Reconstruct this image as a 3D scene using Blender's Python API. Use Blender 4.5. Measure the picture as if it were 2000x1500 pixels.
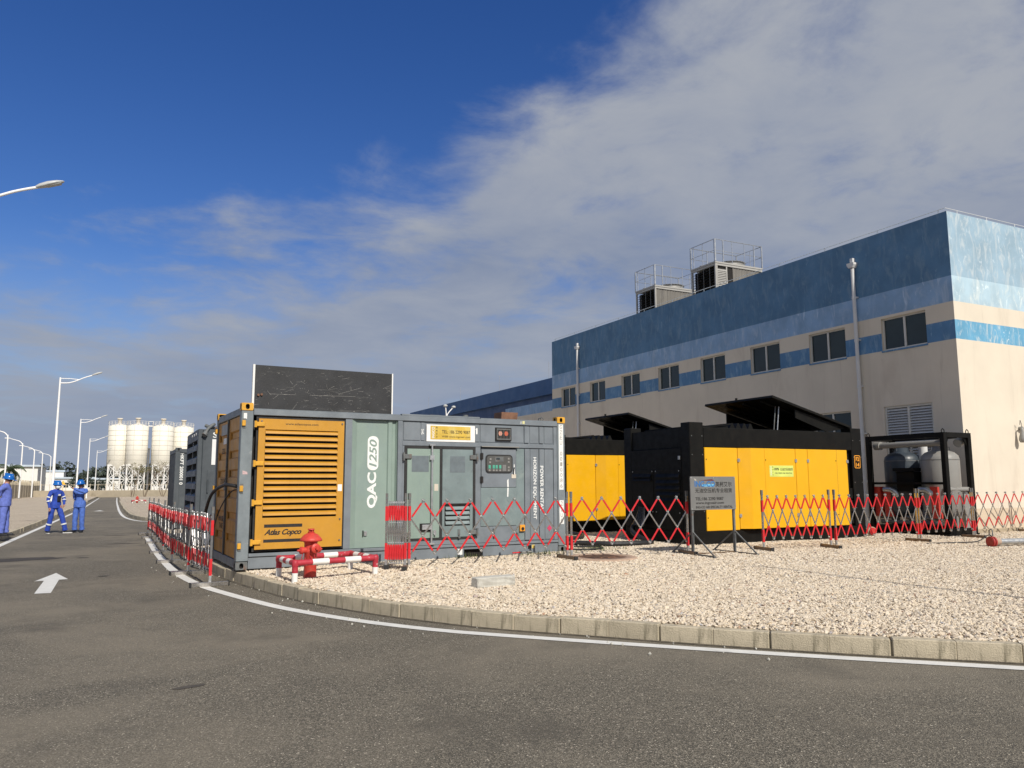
import bpy, bmesh, math, random
from math import sin, cos, tan, pi, radians, sqrt, atan2
from mathutils import Vector, Matrix, Euler

random.seed(7)
S = bpy.context.scene
for o in list(bpy.data.objects):
    bpy.data.objects.remove(o)
COL = S.collection

# ------------------------------------------------------------------ camera
PITCH, ROLL, PSI, CAMH = 0.12678, -0.0030716, 0.459870, 1.50207
cam_d = bpy.data.cameras.new("camera")
cam = bpy.data.objects.new("camera", cam_d)
COL.objects.link(cam)
_f = Vector((sin(PSI), cos(PSI), 0)); _r = Vector((cos(PSI), -sin(PSI), 0)); _u = Vector((0, 0, 1))
F = _f * cos(PITCH) + _u * sin(PITCH); U = -_f * sin(PITCH) + _u * cos(PITCH)
R2 = _r * cos(ROLL) + U * sin(ROLL); U2 = -_r * sin(ROLL) + U * cos(ROLL)
cam.matrix_world = Matrix(((R2.x, U2.x, -F.x, 0), (R2.y, U2.y, -F.y, 0), (R2.z, U2.z, -F.z, CAMH), (0, 0, 0, 1)))
cam_d.sensor_width = 36.0
cam_d.lens = 36.0 * 1508.49 / 2000.0
cam_d.clip_start = 0.05
cam_d.clip_end = 6000
S.camera = cam

# ------------------------------------------------------------------ world: sky with clouds
SUN_EL = radians(40.0)
SUN_TO = Vector((0.07, -1.0, 0)).normalized()
W = bpy.data.worlds.new("World"); S.world = W; W.use_nodes = True
nt = W.node_tree; nt.nodes.clear()
def wn(t, **kw):
    n = nt.nodes.new(t)
    for k, v in kw.items(): setattr(n, k, v)
    return n
def wl(a, b): nt.links.new(a, b)
def wmath(op, a, b=None, c=None, clamp=False):
    n = wn('ShaderNodeMath', operation=op); n.use_clamp = clamp
    for i, x in enumerate((a, b, c)):
        if x is None: continue
        if isinstance(x, (int, float)): n.inputs[i].default_value = x
        else: wl(x, n.inputs[i])
    return n.outputs[0]
def wdot(vsock, vec):
    n = wn('ShaderNodeVectorMath', operation='DOT_PRODUCT'); wl(vsock, n.inputs[0]); n.inputs[1].default_value = vec
    return n.outputs['Value']
sky = wn('ShaderNodeTexSky', sky_type='NISHITA')
sky.sun_disc = False
sky.sun_elevation = SUN_EL
sky.sun_rotation = radians(180) - atan2(SUN_TO.x, -SUN_TO.y)
sky.altitude = 300; sky.air_density = 1.0; sky.dust_density = 0.25; sky.ozone_density = 3.0
tc = wn('ShaderNodeTexCoord')
D = tc.outputs['Generated']
sep = wn('ShaderNodeSeparateXYZ'); wl(D, sep.inputs[0])
zz = wmath('MAXIMUM', sep.outputs[2], 0.0)
zden = wmath('ADD', zz, 0.12)
px = wmath('DIVIDE', sep.outputs[0], zden); py = wmath('DIVIDE', sep.outputs[1], zden)
comb = wn('ShaderNodeCombineXYZ'); wl(px, comb.inputs[0]); wl(py, comb.inputs[1])
def wnoise(scale, detail, rough, dist=0.0, off=(0, 0, 0)):
    mp = wn('ShaderNodeMapping'); wl(comb.outputs[0], mp.inputs[0]); mp.inputs['Location'].default_value = off
    n = wn('ShaderNodeTexNoise'); wl(mp.outputs[0], n.inputs['Vector'])
    n.inputs['Scale'].default_value = scale; n.inputs['Detail'].default_value = detail
    n.inputs['Roughness'].default_value = rough; n.inputs['Distortion'].default_value = dist
    return n.outputs['Fac']
nA = wnoise(1.45, 9, 0.62, 0.5, (3.1, 1.7, 0))
nB = wnoise(3.2, 7, 0.6, 0.3, (0.3, 8.2, 0))
nC = wnoise(0.8, 4, 0.5, 0.0, (7.3, 2.2, 0))
# the cloud sheet thickens towards the right and sinks to a low bank on the left
rr = wdot(D, (cos(PSI), -sin(PSI), 0.0))
fwd_ = wdot(D, (sin(PSI), cos(PSI), 0.0))
edge = wmath('MULTIPLY_ADD', rr, 0.35, 0.40)
edge = wmath('MULTIPLY_ADD', wmath('MAXIMUM', wmath('SUBTRACT', rr, -0.10), 0.0), 0.62, edge)
# the broken cloud goes on behind the camera and to the left of the frame
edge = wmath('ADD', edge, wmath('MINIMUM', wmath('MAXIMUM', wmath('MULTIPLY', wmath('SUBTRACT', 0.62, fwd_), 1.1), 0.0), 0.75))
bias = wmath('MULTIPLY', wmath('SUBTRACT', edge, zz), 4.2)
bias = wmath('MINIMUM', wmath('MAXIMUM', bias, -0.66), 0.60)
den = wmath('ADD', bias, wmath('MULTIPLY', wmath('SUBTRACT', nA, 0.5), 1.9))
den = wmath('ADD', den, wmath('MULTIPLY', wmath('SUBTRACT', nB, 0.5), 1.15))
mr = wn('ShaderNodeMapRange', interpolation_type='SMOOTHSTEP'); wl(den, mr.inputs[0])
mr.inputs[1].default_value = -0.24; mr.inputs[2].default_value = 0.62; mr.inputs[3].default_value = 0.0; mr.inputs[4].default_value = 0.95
ccol = wn('ShaderNodeValToRGB')
ccol.color_ramp.elements[0].position = 0.36; ccol.color_ramp.elements[0].color = (0.190, 0.228, 0.315, 1)
ccol.color_ramp.elements[1].position = 0.62; ccol.color_ramp.elements[1].color = (0.318, 0.336, 0.372, 1)
wl(wmath('ADD', wmath('MULTIPLY', nC, 0.65), wmath('MULTIPLY', nB, 0.35)), ccol.inputs[0])
SKY_STR = 0.080
skyg = wn('ShaderNodeHueSaturation'); wl(sky.outputs[0], skyg.inputs['Color']); skyg.inputs['Saturation'].default_value = 1.30; skyg.inputs['Hue'].default_value = 0.517
cloudg = wn('ShaderNodeVectorMath', operation='SCALE'); wl(ccol.outputs[0], cloudg.inputs[0]); cloudg.inputs['Scale'].default_value = 1.0 / SKY_STR
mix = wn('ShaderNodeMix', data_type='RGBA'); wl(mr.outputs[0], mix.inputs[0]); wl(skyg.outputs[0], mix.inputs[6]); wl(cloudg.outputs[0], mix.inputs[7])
# blue-grey air near the horizon
hz = wn('ShaderNodeMapRange', interpolation_type='SMOOTHSTEP'); wl(zz, hz.inputs[0])
hz.inputs[1].default_value = 0.0; hz.inputs[2].default_value = 0.30; hz.inputs[3].default_value = 0.85; hz.inputs[4].default_value = 0.0
mix2 = wn('ShaderNodeMix', data_type='RGBA'); wl(hz.outputs[0], mix2.inputs[0]); wl(mix.outputs[2], mix2.inputs[6])
mix2.inputs[7].default_value = (0.215 / SKY_STR, 0.258 / SKY_STR, 0.352 / SKY_STR, 1)
bg = wn('ShaderNodeBackground'); wl(mix2.outputs[2], bg.inputs[0]); bg.inputs[1].default_value = SKY_STR
wo = wn('ShaderNodeOutputWorld'); wl(bg.outputs[0], wo.inputs[0])

# ------------------------------------------------------------------ sun and exposure
sd = bpy.data.lights.new("sun", 'SUN'); sd.energy = 3.55; sd.angle = radians(0.53); sd.color = (1.0, 0.94, 0.85)
sun = bpy.data.objects.new("sun", sd); COL.objects.link(sun)
to_sun = Vector((SUN_TO.x * cos(SUN_EL), SUN_TO.y * cos(SUN_EL), sin(SUN_EL)))
sun.rotation_euler = to_sun.to_track_quat('Z', 'Y').to_euler()
sun.location = (5, -30, 40)
S.view_settings.view_transform = 'Standard'
S.view_settings.look = 'None'
S.view_settings.exposure = 0.32
S.view_settings.gamma = 1.0
S.view_settings.use_curve_mapping = False
S.render.engine = 'CYCLES'

# ------------------------------------------------------------------ materials
MATS = {}
def mat(name, col, rough=0.6, metal=0.0, var=0.10, vscale=4.0, bump=0.0, bscale=60.0, spec=0.5,
        stain=None, stain_amt=0.0, stain_scale=3.0, stain_lo=0.52, stain_hi=0.7, stretch=None, rnd=0.0,
        speck=None, speck_scale=200.0, speck_th=0.6, stain2=None, swirl=0.6):
    """noise-varied paint / stone / metal; stain = second colour in patches, stretch = scaling of stain coords"""
    if name in MATS: return MATS[name]
    m = bpy.data.materials.new(name); m.use_nodes = True
    t = m.node_tree; b = t.nodes['Principled BSDF']
    b.inputs['Roughness'].default_value = rough; b.inputs['Metallic'].default_value = metal
    b.inputs['Specular IOR Level'].default_value = spec
    co = t.nodes.new('ShaderNodeTexCoord'); src = co.outputs['Object']
    def noise(sc, det=5, ro=0.6, vec=None, dist=0.0):
        n = t.nodes.new('ShaderNodeTexNoise'); t.links.new(vec or src, n.inputs['Vector'])
        n.inputs['Scale'].default_value = sc; n.inputs['Detail'].default_value = det; n.inputs['Roughness'].default_value = ro
        n.inputs['Distortion'].default_value = dist
        return n.outputs['Fac']
    def mixc(f, a, c):
        x = t.nodes.new('ShaderNodeMix'); x.data_type = 'RGBA'
        if isinstance(f, float): x.inputs[0].default_value = f
        else: t.links.new(f, x.inputs[0])
        for i, v in ((6, a), (7, c)):
            if isinstance(v, tuple): x.inputs[i].default_value = v + (1,) if len(v) == 3 else v
            else: t.links.new(v, x.inputs[i])
        return x.outputs[2]
    def rng(f, lo, hi, a=0.0, c=1.0):
        x = t.nodes.new('ShaderNodeMapRange'); x.interpolation_type = 'SMOOTHSTEP'; t.links.new(f, x.inputs[0])
        for i, v in enumerate((lo, hi, a, c)): x.inputs[i + 1].default_value = v
        return x.outputs[0]
    dark = tuple(c * (1 - var) for c in col); lite = tuple(min(1, c * (1 + var)) for c in col)
    c = mixc(rng(noise(vscale), 0.3, 0.7), dark, lite)
    if rnd:
        oi = t.nodes.new('ShaderNodeObjectInfo')
        c = mixc(rng(oi.outputs['Random'], 0, 1, 0.0, rnd), c, tuple(x * 0.45 for x in col))
    def st(colr, amt, sc, lo, hi, strch, c):
        vec = src
        if strch:
            mp = t.nodes.new('ShaderNodeMapping'); t.links.new(src, mp.inputs[0]); mp.inputs['Scale'].default_value = strch; vec = mp.outputs[0]
        return mixc(rng(noise(sc, 7, 0.68, vec, swirl), lo, hi, 0.0, amt), c, colr)
    if stain: c = st(stain, stain_amt, stain_scale, stain_lo, stain_hi, stretch, c)
    if stain2: c = st(*stain2, c)
    if speck:
        v = t.nodes.new('ShaderNodeTexVoronoi'); t.links.new(src, v.inputs['Vector']); v.inputs['Scale'].default_value = speck_scale
        s2 = t.nodes.new('ShaderNodeSeparateColor'); t.links.new(v.outputs['Color'], s2.inputs[0])
        c = mixc(rng(s2.outputs[0], speck_th, speck_th + 0.1), c, speck)
    t.links.new(c, b.inputs['Base Color'])
    if rough < 0.9:
        t.links.new(rng(noise(vscale * 2.3), 0.25, 0.75, max(0.02, rough - 0.1), min(1, rough + 0.12)), b.inputs['Roughness'])
    if bump:
        bn = t.nodes.new('ShaderNodeBump'); bn.inputs['Strength'].default_value = bump; bn.inputs['Distance'].default_value = 0.02
        t.links.new(noise(bscale, 4, 0.6), bn.inputs['Height']); t.links.new(bn.outputs[0], b.inputs['Normal'])
    MATS[name] = m
    return m

RUST = (0.16, 0.07, 0.03)
M_steelgrey = mat('container_paint_grey', (0.178, 0.203, 0.225), 0.5, 0, 0.12, 2.5, 0.05, 40, stain=(0.24, 0.27, 0.28), stain_amt=0.35, stain_scale=2.2, stretch=(1, 1, 0.5), stain2=((0.05, 0.05, 0.05), 0.5, 9.0, 0.66, 0.75, (1, 1, 0.35)))
M_steeledge = mat('container_paint_worn', (0.19, 0.22, 0.235), 0.5, 0, 0.15, 3, 0.06, 50, stain=(0.33, 0.34, 0.33), stain_amt=0.55, stain_scale=7.0, stain_lo=0.6, stain_hi=0.68, stain2=(RUST, 0.7, 11.0, 0.68, 0.74, (1, 1, 0.5)))
M_green = mat('container_paint_green', (0.24, 0.315, 0.275), 0.5, 0, 0.06, 2.0, 0.04, 40, stain=(0.20, 0.26, 0.26), stain_amt=0.5, stain_scale=2.2, stretch=(1, 1, 0.4))
M_greydoor = mat('container_paint_patchy', (0.185, 0.235, 0.238), 0.5, 0, 0.12, 2.2, 0.04, 40, stain=(0.28, 0.34, 0.32), stain_amt=0.6, stain_scale=2.6, stain2=((0.12, 0.14, 0.155), 0.6, 5.0, 0.58, 0.68, None))
M_patch = mat('sticker_ghost', (0.135, 0.165, 0.18), 0.6, 0, 0.10, 8)
M_yellow = mat('door_paint_yellow', (0.54, 0.27, 0.030), 0.42, 0, 0.05, 2.5, 0.02, 40, stain=(0.45, 0.21, 0.03), stain_amt=0.35, stain_scale=4, stretch=(1, 1, 0.3))
M_mustard = mat('door_paint_mustard', (0.50, 0.26, 0.055), 0.55, 0, 0.12, 2.5, 0.05, 40, stain=(0.30, 0.17, 0.06), stain_amt=0.6, stain_scale=3, stretch=(1, 1, 0.35))
M_cast = mat('casting_yellow', (0.66, 0.34, 0.03), 0.5, 0, 0.12, 6, 0.08, 60, stain=RUST, stain_amt=0.7, stain_scale=14, stain_lo=0.6)
M_castgrey = mat('casting_rusty_grey', (0.13, 0.14, 0.14), 0.6, 0, 0.2, 8, 0.1, 60, stain=RUST, stain_amt=0.8, stain_scale=12, stain_lo=0.5)
M_rubber = mat('rubber_gasket', (0.022, 0.022, 0.022), 0.7, 0, 0.2, 9)
M_dark = mat('dark_void', (0.012, 0.010, 0.009), 0.85, 0, 0.2, 9)
M_board = mat('roof_hatch_underside', (0.022, 0.023, 0.025), 0.55, 0, 0.25, 3, 0.08, 40, stain=(0.16, 0.16, 0.15), stain_amt=0.35, stain_scale=5, stain_lo=0.58, stain_hi=0.75, stretch=(0.5, 1, 2.0), stain2=((0.55, 0.53, 0.48), 0.9, 22.0, 0.655, 0.68, (0.6, 1, 2.6)))
M_galv = mat('galvanised_steel', (0.55, 0.56, 0.56), 0.38, 0.75, 0.12, 6, 0.03, 60)
M_white = mat('white_paint', (0.78, 0.78, 0.75), 0.5, 0, 0.04, 6)
M_letter = mat('white_lettering', (0.80, 0.81, 0.78), 0.6, 0, 0.08, 9, stain=(0.45, 0.48, 0.47), stain_amt=0.5, stain_scale=25, stain_lo=0.6)
M_black = mat('black_print', (0.018, 0.016, 0.015), 0.6, 0, 0.2, 9)
M_brownprint = mat('dark_print', (0.035, 0.025, 0.018), 0.6, 0, 0.2, 9)
M_paper = mat('white_paper', (0.80, 0.79, 0.77), 0.7, 0, 0.04, 6)
M_gold = mat('gold_print', (0.62, 0.42, 0.06), 0.6, 0, 0.10, 3, stain=(0.72, 0.60, 0.22), stain_amt=0.6, stain_scale=1.6)
M_rustbrown = mat('rusted_steel', (0.17, 0.085, 0.05), 0.8, 0, 0.3, 7, 0.1, 40)
M_cable = mat('black_cable', (0.020, 0.020, 0.021), 0.55, 0, 0.2, 9)
M_darkgrey = mat('generator_dark_grey', (0.070, 0.082, 0.092), 0.5, 0, 0.12, 3, 0.04, 40, stain=(0.11, 0.12, 0.125), stain_amt=0.5, stain_scale=3)
M_cyellow = mat('compressor_yellow', (0.775, 0.405, 0.007), 0.38, 0, 0.03, 2, 0.015, 30)
M_cblack = mat('compressor_black', (0.0055, 0.0052, 0.0042), 0.55, 0, 0.25, 3, 0.03, 60, spec=0.2, stain=(0.011, 0.010, 0.008), stain_amt=0.6, stain_scale=5)
M_orange = mat('orange_mark', (0.80, 0.33, 0.03), 0.5, 0, 0.05, 6)
M_lime = mat('lime_label', (0.62, 0.70, 0.16), 0.6, 0, 0.08, 4)
M_red = mat('red_tape', (0.60, 0.020, 0.026), 0.42, 0, 0.08, 12)
M_hyd = mat('hydrant_red', (0.56, 0.050, 0.035), 0.5, 0, 0.12, 10, 0.08, 50, stain=(0.42, 0.10, 0.07), stain_amt=0.6, stain_scale=14)
M_guardred = mat('guard_rail_red', (0.42, 0.028, 0.045), 0.5, 0, 0.12, 10, 0.05, 50, stain=(0.58, 0.40, 0.38), stain_amt=0.85, stain_scale=13, stain_lo=0.60, stain_hi=0.66)
M_guardwhite = mat('guard_rail_white', (0.80, 0.79, 0.75), 0.45, 0, 0.04, 8)
M_chrome = mat('barrier_steel', (0.52, 0.49, 0.45), 0.24, 0.9, 0.18, 14, 0.02, 60, stain=(0.30, 0.22, 0.15), stain_amt=0.5, stain_scale=12, stain_lo=0.58)
M_chromebright = mat('barrier_steel_bright', (0.20, 0.20, 0.20), 0.42, 0.6, 0.1, 12)
M_footrust = mat('barrier_foot_brown', (0.22, 0.16, 0.11), 0.45, 0.55, 0.25, 9, 0.08, 40, stain=RUST, stain_amt=0.7, stain_scale=7)
M_signsteel = mat('sign_steel', (0.235, 0.235, 0.225), 0.42, 0.35, 0.07, 3, 0.015, 50, stain=(0.30, 0.28, 0.24), stain_amt=0.4, stain_scale=5, stain_lo=0.6)
M_signblue = mat('sign_blue', (0.035, 0.16, 0.42), 0.5, 0, 0.15, 9)
M_signcyan = mat('sign_pale_blue', (0.16, 0.46, 0.66), 0.5, 0, 0.10, 9)
M_maroon = mat('sign_maroon', (0.12, 0.02, 0.03), 0.5, 0, 0.15, 9)
M_kerb = mat('kerb_concrete', (0.53, 0.46, 0.335), 0.9, 0, 0.13, 5, 0.5, 70, stain=(0.17, 0.15, 0.10), stain_amt=0.75, stain_scale=4.0, stain_lo=0.50, stain_hi=0.72, stretch=(3.5, 3.5, 0.6), rnd=0.22, stain2=((0.06, 0.055, 0.04), 0.8, 26.0, 0.66, 0.72, None))
M_concrete = mat('concrete', (0.50, 0.485, 0.43), 0.9, 0, 0.12, 8, 0.35, 60, stain=(0.36, 0.34, 0.30), stain_amt=0.6, stain_scale=6)
M_line = mat('road_paint', (0.70, 0.69, 0.645), 0.7, 0, 0.06, 7, 0.25, 180, stain=(0.42, 0.40, 0.36), stain_amt=0.5, stain_scale=22, stain_lo=0.62, stain_hi=0.72, stain2=((0.33, 0.31, 0.28), 0.55, 3.0, 0.60, 0.75, None))
M_beige = mat('wall_render_beige', (0.70, 0.63, 0.515), 0.9, 0, 0.04, 0.8, 0.10, 60, stain=(0.52, 0.44, 0.35), stain_amt=0.5, stain_scale=1.1, stain_lo=0.5, stain_hi=0.78, stretch=(1.4, 1.4, 0.30), stain2=((0.50, 0.43, 0.34), 0.35, 3.2, 0.60, 0.72, (2.2, 2.2, 0.10)))
M_plinth = mat('wall_render_plinth', (0.60, 0.50, 0.375), 0.9, 0, 0.05, 1.0, 0.10, 60)
BLUECHALK = (0.42, 0.52, 0.56)
def blue_band(name, col, chalk, amt, swirl=0.6):
    return mat(name, col, 0.85, 0, 0.12, 1.2, 0.12, 50, stain=chalk, stain_amt=amt, stain_scale=2.6, stain_lo=0.47, stain_hi=0.68, stretch=(1.5, 1.5, 0.55),
               stain2=(tuple(min(1, c * 1.25) for c in chalk), amt * 0.8, 5.5 if swirl < 1 else 1.7, 0.60, 0.66, (1.6, 1.6, 0.28 if swirl < 1 else 0.8)), swirl=swirl)
M_navy = blue_band('wall_paint_dark_blue', (0.095, 0.205, 0.345), (0.19, 0.30, 0.41), 0.6)
M_sky = blue_band('wall_paint_pale_blue', (0.25, 0.40, 0.60), (0.46, 0.57, 0.70), 0.6)
M_mid = blue_band('wall_paint_mid_blue', (0.10, 0.23, 0.41), (0.26, 0.40, 0.52), 0.7)
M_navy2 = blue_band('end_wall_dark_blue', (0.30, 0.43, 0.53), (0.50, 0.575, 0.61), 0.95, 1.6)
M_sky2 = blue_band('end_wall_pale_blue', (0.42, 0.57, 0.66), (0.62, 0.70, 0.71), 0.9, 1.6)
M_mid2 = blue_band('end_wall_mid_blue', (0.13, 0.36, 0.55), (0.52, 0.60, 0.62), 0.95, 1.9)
M_frame = mat('window_frame', (0.62, 0.61, 0.56), 0.5, 0, 0.05, 6)
M_glass = mat('window_glass', (0.012, 0.026, 0.030), 0.06, 0, 0.2, 1.5, spec=0.5)
M_pipe = mat('downpipe_pvc', (0.66, 0.66, 0.65), 0.4, 0, 0.05, 4)
M_roof = mat('flat_roof', (0.30, 0.29, 0.27), 0.9, 0, 0.1, 2)
M_whouse = mat('warehouse_blue', (0.018, 0.075, 0.205), 0.5, 0, 0.08, 0.4)
M_whouse2 = mat('warehouse_dark_blue', (0.008, 0.040, 0.135), 0.5, 0, 0.08, 0.4)
M_tower = mat('tower_panel', (0.17, 0.158, 0.138), 0.6, 0, 0.12, 2, stain=(0.09, 0.085, 0.08), stain_amt=0.9, stain_scale=2.0, stretch=(4.5, 1, 0.25), stain_lo=0.45)
M_towerwhite = mat('tower_white', (0.38, 0.37, 0.345), 0.6, 0, 0.05, 4)
M_silo = mat('silo_cream', (0.78, 0.745, 0.65), 0.6, 0, 0.04, 0.5)
M_siloseam = mat('silo_seam', (0.50, 0.47, 0.40), 0.7, 0, 0.05, 0.5)
M_silowhite = mat('silo_frame_white', (0.74, 0.73, 0.70), 0.6, 0, 0.05, 1)
M_lamp = mat('lamp_post_white', (0.84, 0.84, 0.83), 0.4, 0, 0.03, 2)
M_lamphead = mat('lamp_head_grey', (0.46, 0.47, 0.46), 0.4, 0, 0.06, 6)
M_lens = mat('lamp_lens', (0.30, 0.31, 0.30), 0.2, 0, 0.1, 9)
M_skin = mat('skin', (0.40, 0.20, 0.13), 0.55, 0, 0.08, 30)
M_suit = mat('coverall_royal_blue', (0.022, 0.062, 0.37), 0.85, 0, 0.20, 14, 0.5, 22)
M_suitlight = mat('coverall_faded_blue', (0.075, 0.155, 0.50), 0.85, 0, 0.18, 14, 0.5, 22)
M_suitlav = mat('coverall_pale_blue', (0.12, 0.165, 0.50), 0.85, 0, 0.16, 14, 0.5, 22)
M_shoe = mat('black_shoe', (0.012, 0.013, 0.018), 0.6, 0, 0.2, 20)
M_sole = mat('white_sole', (0.70, 0.70, 0.68), 0.6, 0, 0.05, 20)
M_helmet = mat('helmet_blue', (0.008, 0.115, 0.42), 0.22, 0, 0.04, 9)
M_mask = mat('mask_white', (0.80, 0.82, 0.82), 0.8, 0, 0.04, 20)
M_hair = mat('black_hair', (0.010, 0.009, 0.009), 0.6, 0, 0.2, 30)
M_stripe = mat('reflective_stripe', (0.68, 0.70, 0.68), 0.4, 0, 0.05, 20)
M_leaf = mat('palm_leaf', (0.050, 0.075, 0.030), 0.6, 0, 0.4, 1.5)
M_leaffar = mat('far_tree_leaf', (0.050, 0.066, 0.050), 0.8, 0, 0.5, 0.35)
M_bush = mat('dry_shrub_leaf', (0.165, 0.150, 0.065), 0.8, 0, 0.4, 1.2)
M_weed = mat('weed_leaf', (0.10, 0.125, 0.04), 0.8, 0, 0.35, 3)
M_bark = mat('bark', (0.16, 0.12, 0.085), 0.9, 0, 0.25, 8, 0.4, 30)
M_picket = mat('picket_beige', (0.50, 0.44, 0.33), 0.8, 0, 0.1, 1)
M_farwall = mat('boundary_wall_beige', (0.36, 0.31, 0.23), 0.9, 0, 0.12, 0.4, stain=(0.20, 0.17, 0.12), stain_amt=0.6, stain_scale=0.7)
M_house = mat('house_white', (0.76, 0.75, 0.70), 0.8, 0, 0.04, 0.5)
M_houseroof = mat('house_roof_pale', (0.50, 0.58, 0.66), 0.7, 0, 0.06, 0.5)
M_tank = mat('tank_grey', (0.26, 0.255, 0.238), 0.42, 0, 0.05, 3, stain=(0.28, 0.22, 0.15), stain_amt=0.4, stain_scale=4, stain_lo=0.58)
M_tankshade = mat('tank_shade', (0.040, 0.052, 0.064), 0.4, 0, 0.08, 3)  # shade from the nearer tank put into the rear tank's colour
M_stain = mat('manhole_rust', (0.13, 0.075, 0.05), 0.8, 0, 0.35, 5, 0.3, 60, stain=(0.36, 0.16, 0.07), stain_amt=0.7, stain_scale=4)
M_manring = mat('manhole_ring', (0.42, 0.30, 0.22), 0.9, 0, 0.15, 5, 0.3, 60)
M_tar = mat('asphalt_patch', (0.056, 0.048, 0.041), 0.9, 0, 0.15, 8, 0.6, 150)
M_display = mat('console_display', (0.045, 0.055, 0.06), 0.2, 0, 0.1, 9)
M_console = mat('console_face', (0.085, 0.085, 0.080), 0.6, 0, 0.1, 9)
M_btn = mat('console_button_green', (0.10, 0.42, 0.30), 0.4, 0, 0.1, 9)
M_diam = mat('hazard_label', (0.52, 0.05, 0.12), 0.6, 0, 0.1, 9)

def ground_mats():
    # asphalt: stone chips, worn lighter patches, darker smears
    m = bpy.data.materials.new('asphalt'); m.use_nodes = True; t = m.node_tree; b = t.nodes['Principled BSDF']
    co = t.nodes.new('ShaderNodeTexCoord'); src = co.outputs['Object']
    def noise(sc, det, ro, dist=0.0):
        n = t.nodes.new('ShaderNodeTexNoise'); t.links.new(src, n.inputs['Vector']); n.inputs['Scale'].default_value = sc
        n.inputs['Detail'].default_value = det; n.inputs['Roughness'].default_value = ro; n.inputs['Distortion'].default_value = dist
        return n.outputs['Fac']
    def rng(f, lo, hi, a=0.0, c=1.0):
        x = t.nodes.new('ShaderNodeMapRange'); x.interpolation_type = 'SMOOTHSTEP'; t.links.new(f, x.inputs[0])
        for i, v in enumerate((lo, hi, a, c)): x.inputs[i + 1].default_value = v
        return x.outputs[0]
    def mixc(f, a, c):
        x = t.nodes.new('ShaderNodeMix'); x.data_type = 'RGBA'; t.links.new(f, x.inputs[0])
        for i, v in ((6, a), (7, c)):
            if isinstance(v, tuple): x.inputs[i].default_value = v + (1,)
            else: t.links.new(v, x.inputs[i])
        return x.outputs[2]
    v = t.nodes.new('ShaderNodeTexVoronoi'); t.links.new(src, v.inputs['Vector']); v.inputs['Scale'].default_value = 140
    s2 = t.nodes.new('ShaderNodeSeparateColor'); t.links.new(v.outputs['Color'], s2.inputs[0])
    chip = mixc(rng(s2.outputs[0], 0.25, 0.95), (0.078, 0.070, 0.054), (0.255, 0.225, 0.172))
    chip = mixc(rng(s2.outputs[1], 0.972, 0.992), chip, (0.66, 0.59, 0.47))
    c = mixc(rng(noise(0.35, 5, 0.6, 0.4), 0.40, 0.64, 0.0, 0.72), chip, (0.240, 0.208, 0.156))
    c = mixc(rng(noise(0.7, 6, 0.65, 0.3), 0.50, 0.72, 0.0, 0.65), c, (0.092, 0.082, 0.065))
    c = mixc(rng(noise(6.0, 5, 0.7), 0.62, 0.80, 0.0, 0.5), c, (0.09, 0.076, 0.06))
    t.links.new(c, b.inputs['Base Color']); b.inputs['Roughness'].default_value = 0.86; b.inputs['Specular IOR Level'].default_value = 0.35
    bn = t.nodes.new('ShaderNodeBump'); bn.inputs['Strength'].default_value = 0.55; bn.inputs['Distance'].default_value = 0.012
    ad = t.nodes.new('ShaderNodeMath'); ad.operation = 'ADD'; t.links.new(v.outputs['Distance'], ad.inputs[0]); t.links.new(noise(40, 4, 0.6), ad.inputs[1])
    t.links.new(ad.outputs[0], bn.inputs['Height']); t.links.new(bn.outputs[0], b.inputs['Normal'])
    MATS['asphalt'] = m
    # gravel bed seen between the stones and in the distance
    m2 = bpy.data.materials.new('gravel_bed'); m2.use_nodes = True; t = m2.node_tree; b = t.nodes['Principled BSDF']
    co = t.nodes.new('ShaderNodeTexCoord'); src = co.outputs['Object']
    v = t.nodes.new('ShaderNodeTexVoronoi'); t.links.new(src, v.inputs['Vector']); v.inputs['Scale'].default_value = 26
    s2 = t.nodes.new('ShaderNodeSeparateColor'); t.links.new(v.outputs['Color'], s2.inputs[0])
    c = mixc(rng(s2.outputs[0], 0.0, 1.0), (0.42, 0.345, 0.255), (0.69, 0.60, 0.475))
    c = mixc(rng(noise(0.5, 5, 0.6), 0.35, 0.7, 0.0, 0.35), c, (0.42, 0.34, 0.25))
    t.links.new(c, b.inputs['Base Color']); b.inputs['Roughness'].default_value = 0.95; b.inputs['Specular IOR Level'].default_value = 0.2
    bn = t.nodes.new('ShaderNodeBump'); bn.inputs['Strength'].default_value = 0.9; bn.inputs['Distance'].default_value = 0.04
    inv = t.nodes.new('ShaderNodeMath'); inv.operation = 'SUBTRACT'; inv.inputs[0].default_value = 1.0; t.links.new(v.outputs['Distance'], inv.inputs[1])
    t.links.new(inv.outputs[0], bn.inputs['Height']); t.links.new(bn.outputs[0], b.inputs['Normal'])
    MATS['gravel_bed'] = m2
    # single stones
    m3 = bpy.data.materials.new('gravel_stone'); m3.use_nodes = True; t = m3.node_tree; b = t.nodes['Principled BSDF']
    oi = t.nodes.new('ShaderNodeObjectInfo')
    cr = t.nodes.new('ShaderNodeValToRGB'); t.links.new(oi.outputs['Random'], cr.inputs[0])
    e = cr.color_ramp.elements; e[0].position = 0.0; e[0].color = (0.40, 0.33, 0.255, 1); e[1].position = 1.0; e[1].color = (0.70, 0.64, 0.54, 1)
    for p, cc in ((0.15, (0.60, 0.51, 0.385, 1)), (0.5, (0.69, 0.605, 0.49, 1)), (0.80, (0.65, 0.54, 0.395, 1)), (0.955, (0.73, 0.66, 0.55, 1)), (0.965, (0.20, 0.19, 0.19, 1)), (0.980, (0.42, 0.24, 0.14, 1)), (0.99, (0.36, 0.36, 0.38, 1))):
        x = e.new(p); x.color = cc
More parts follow.
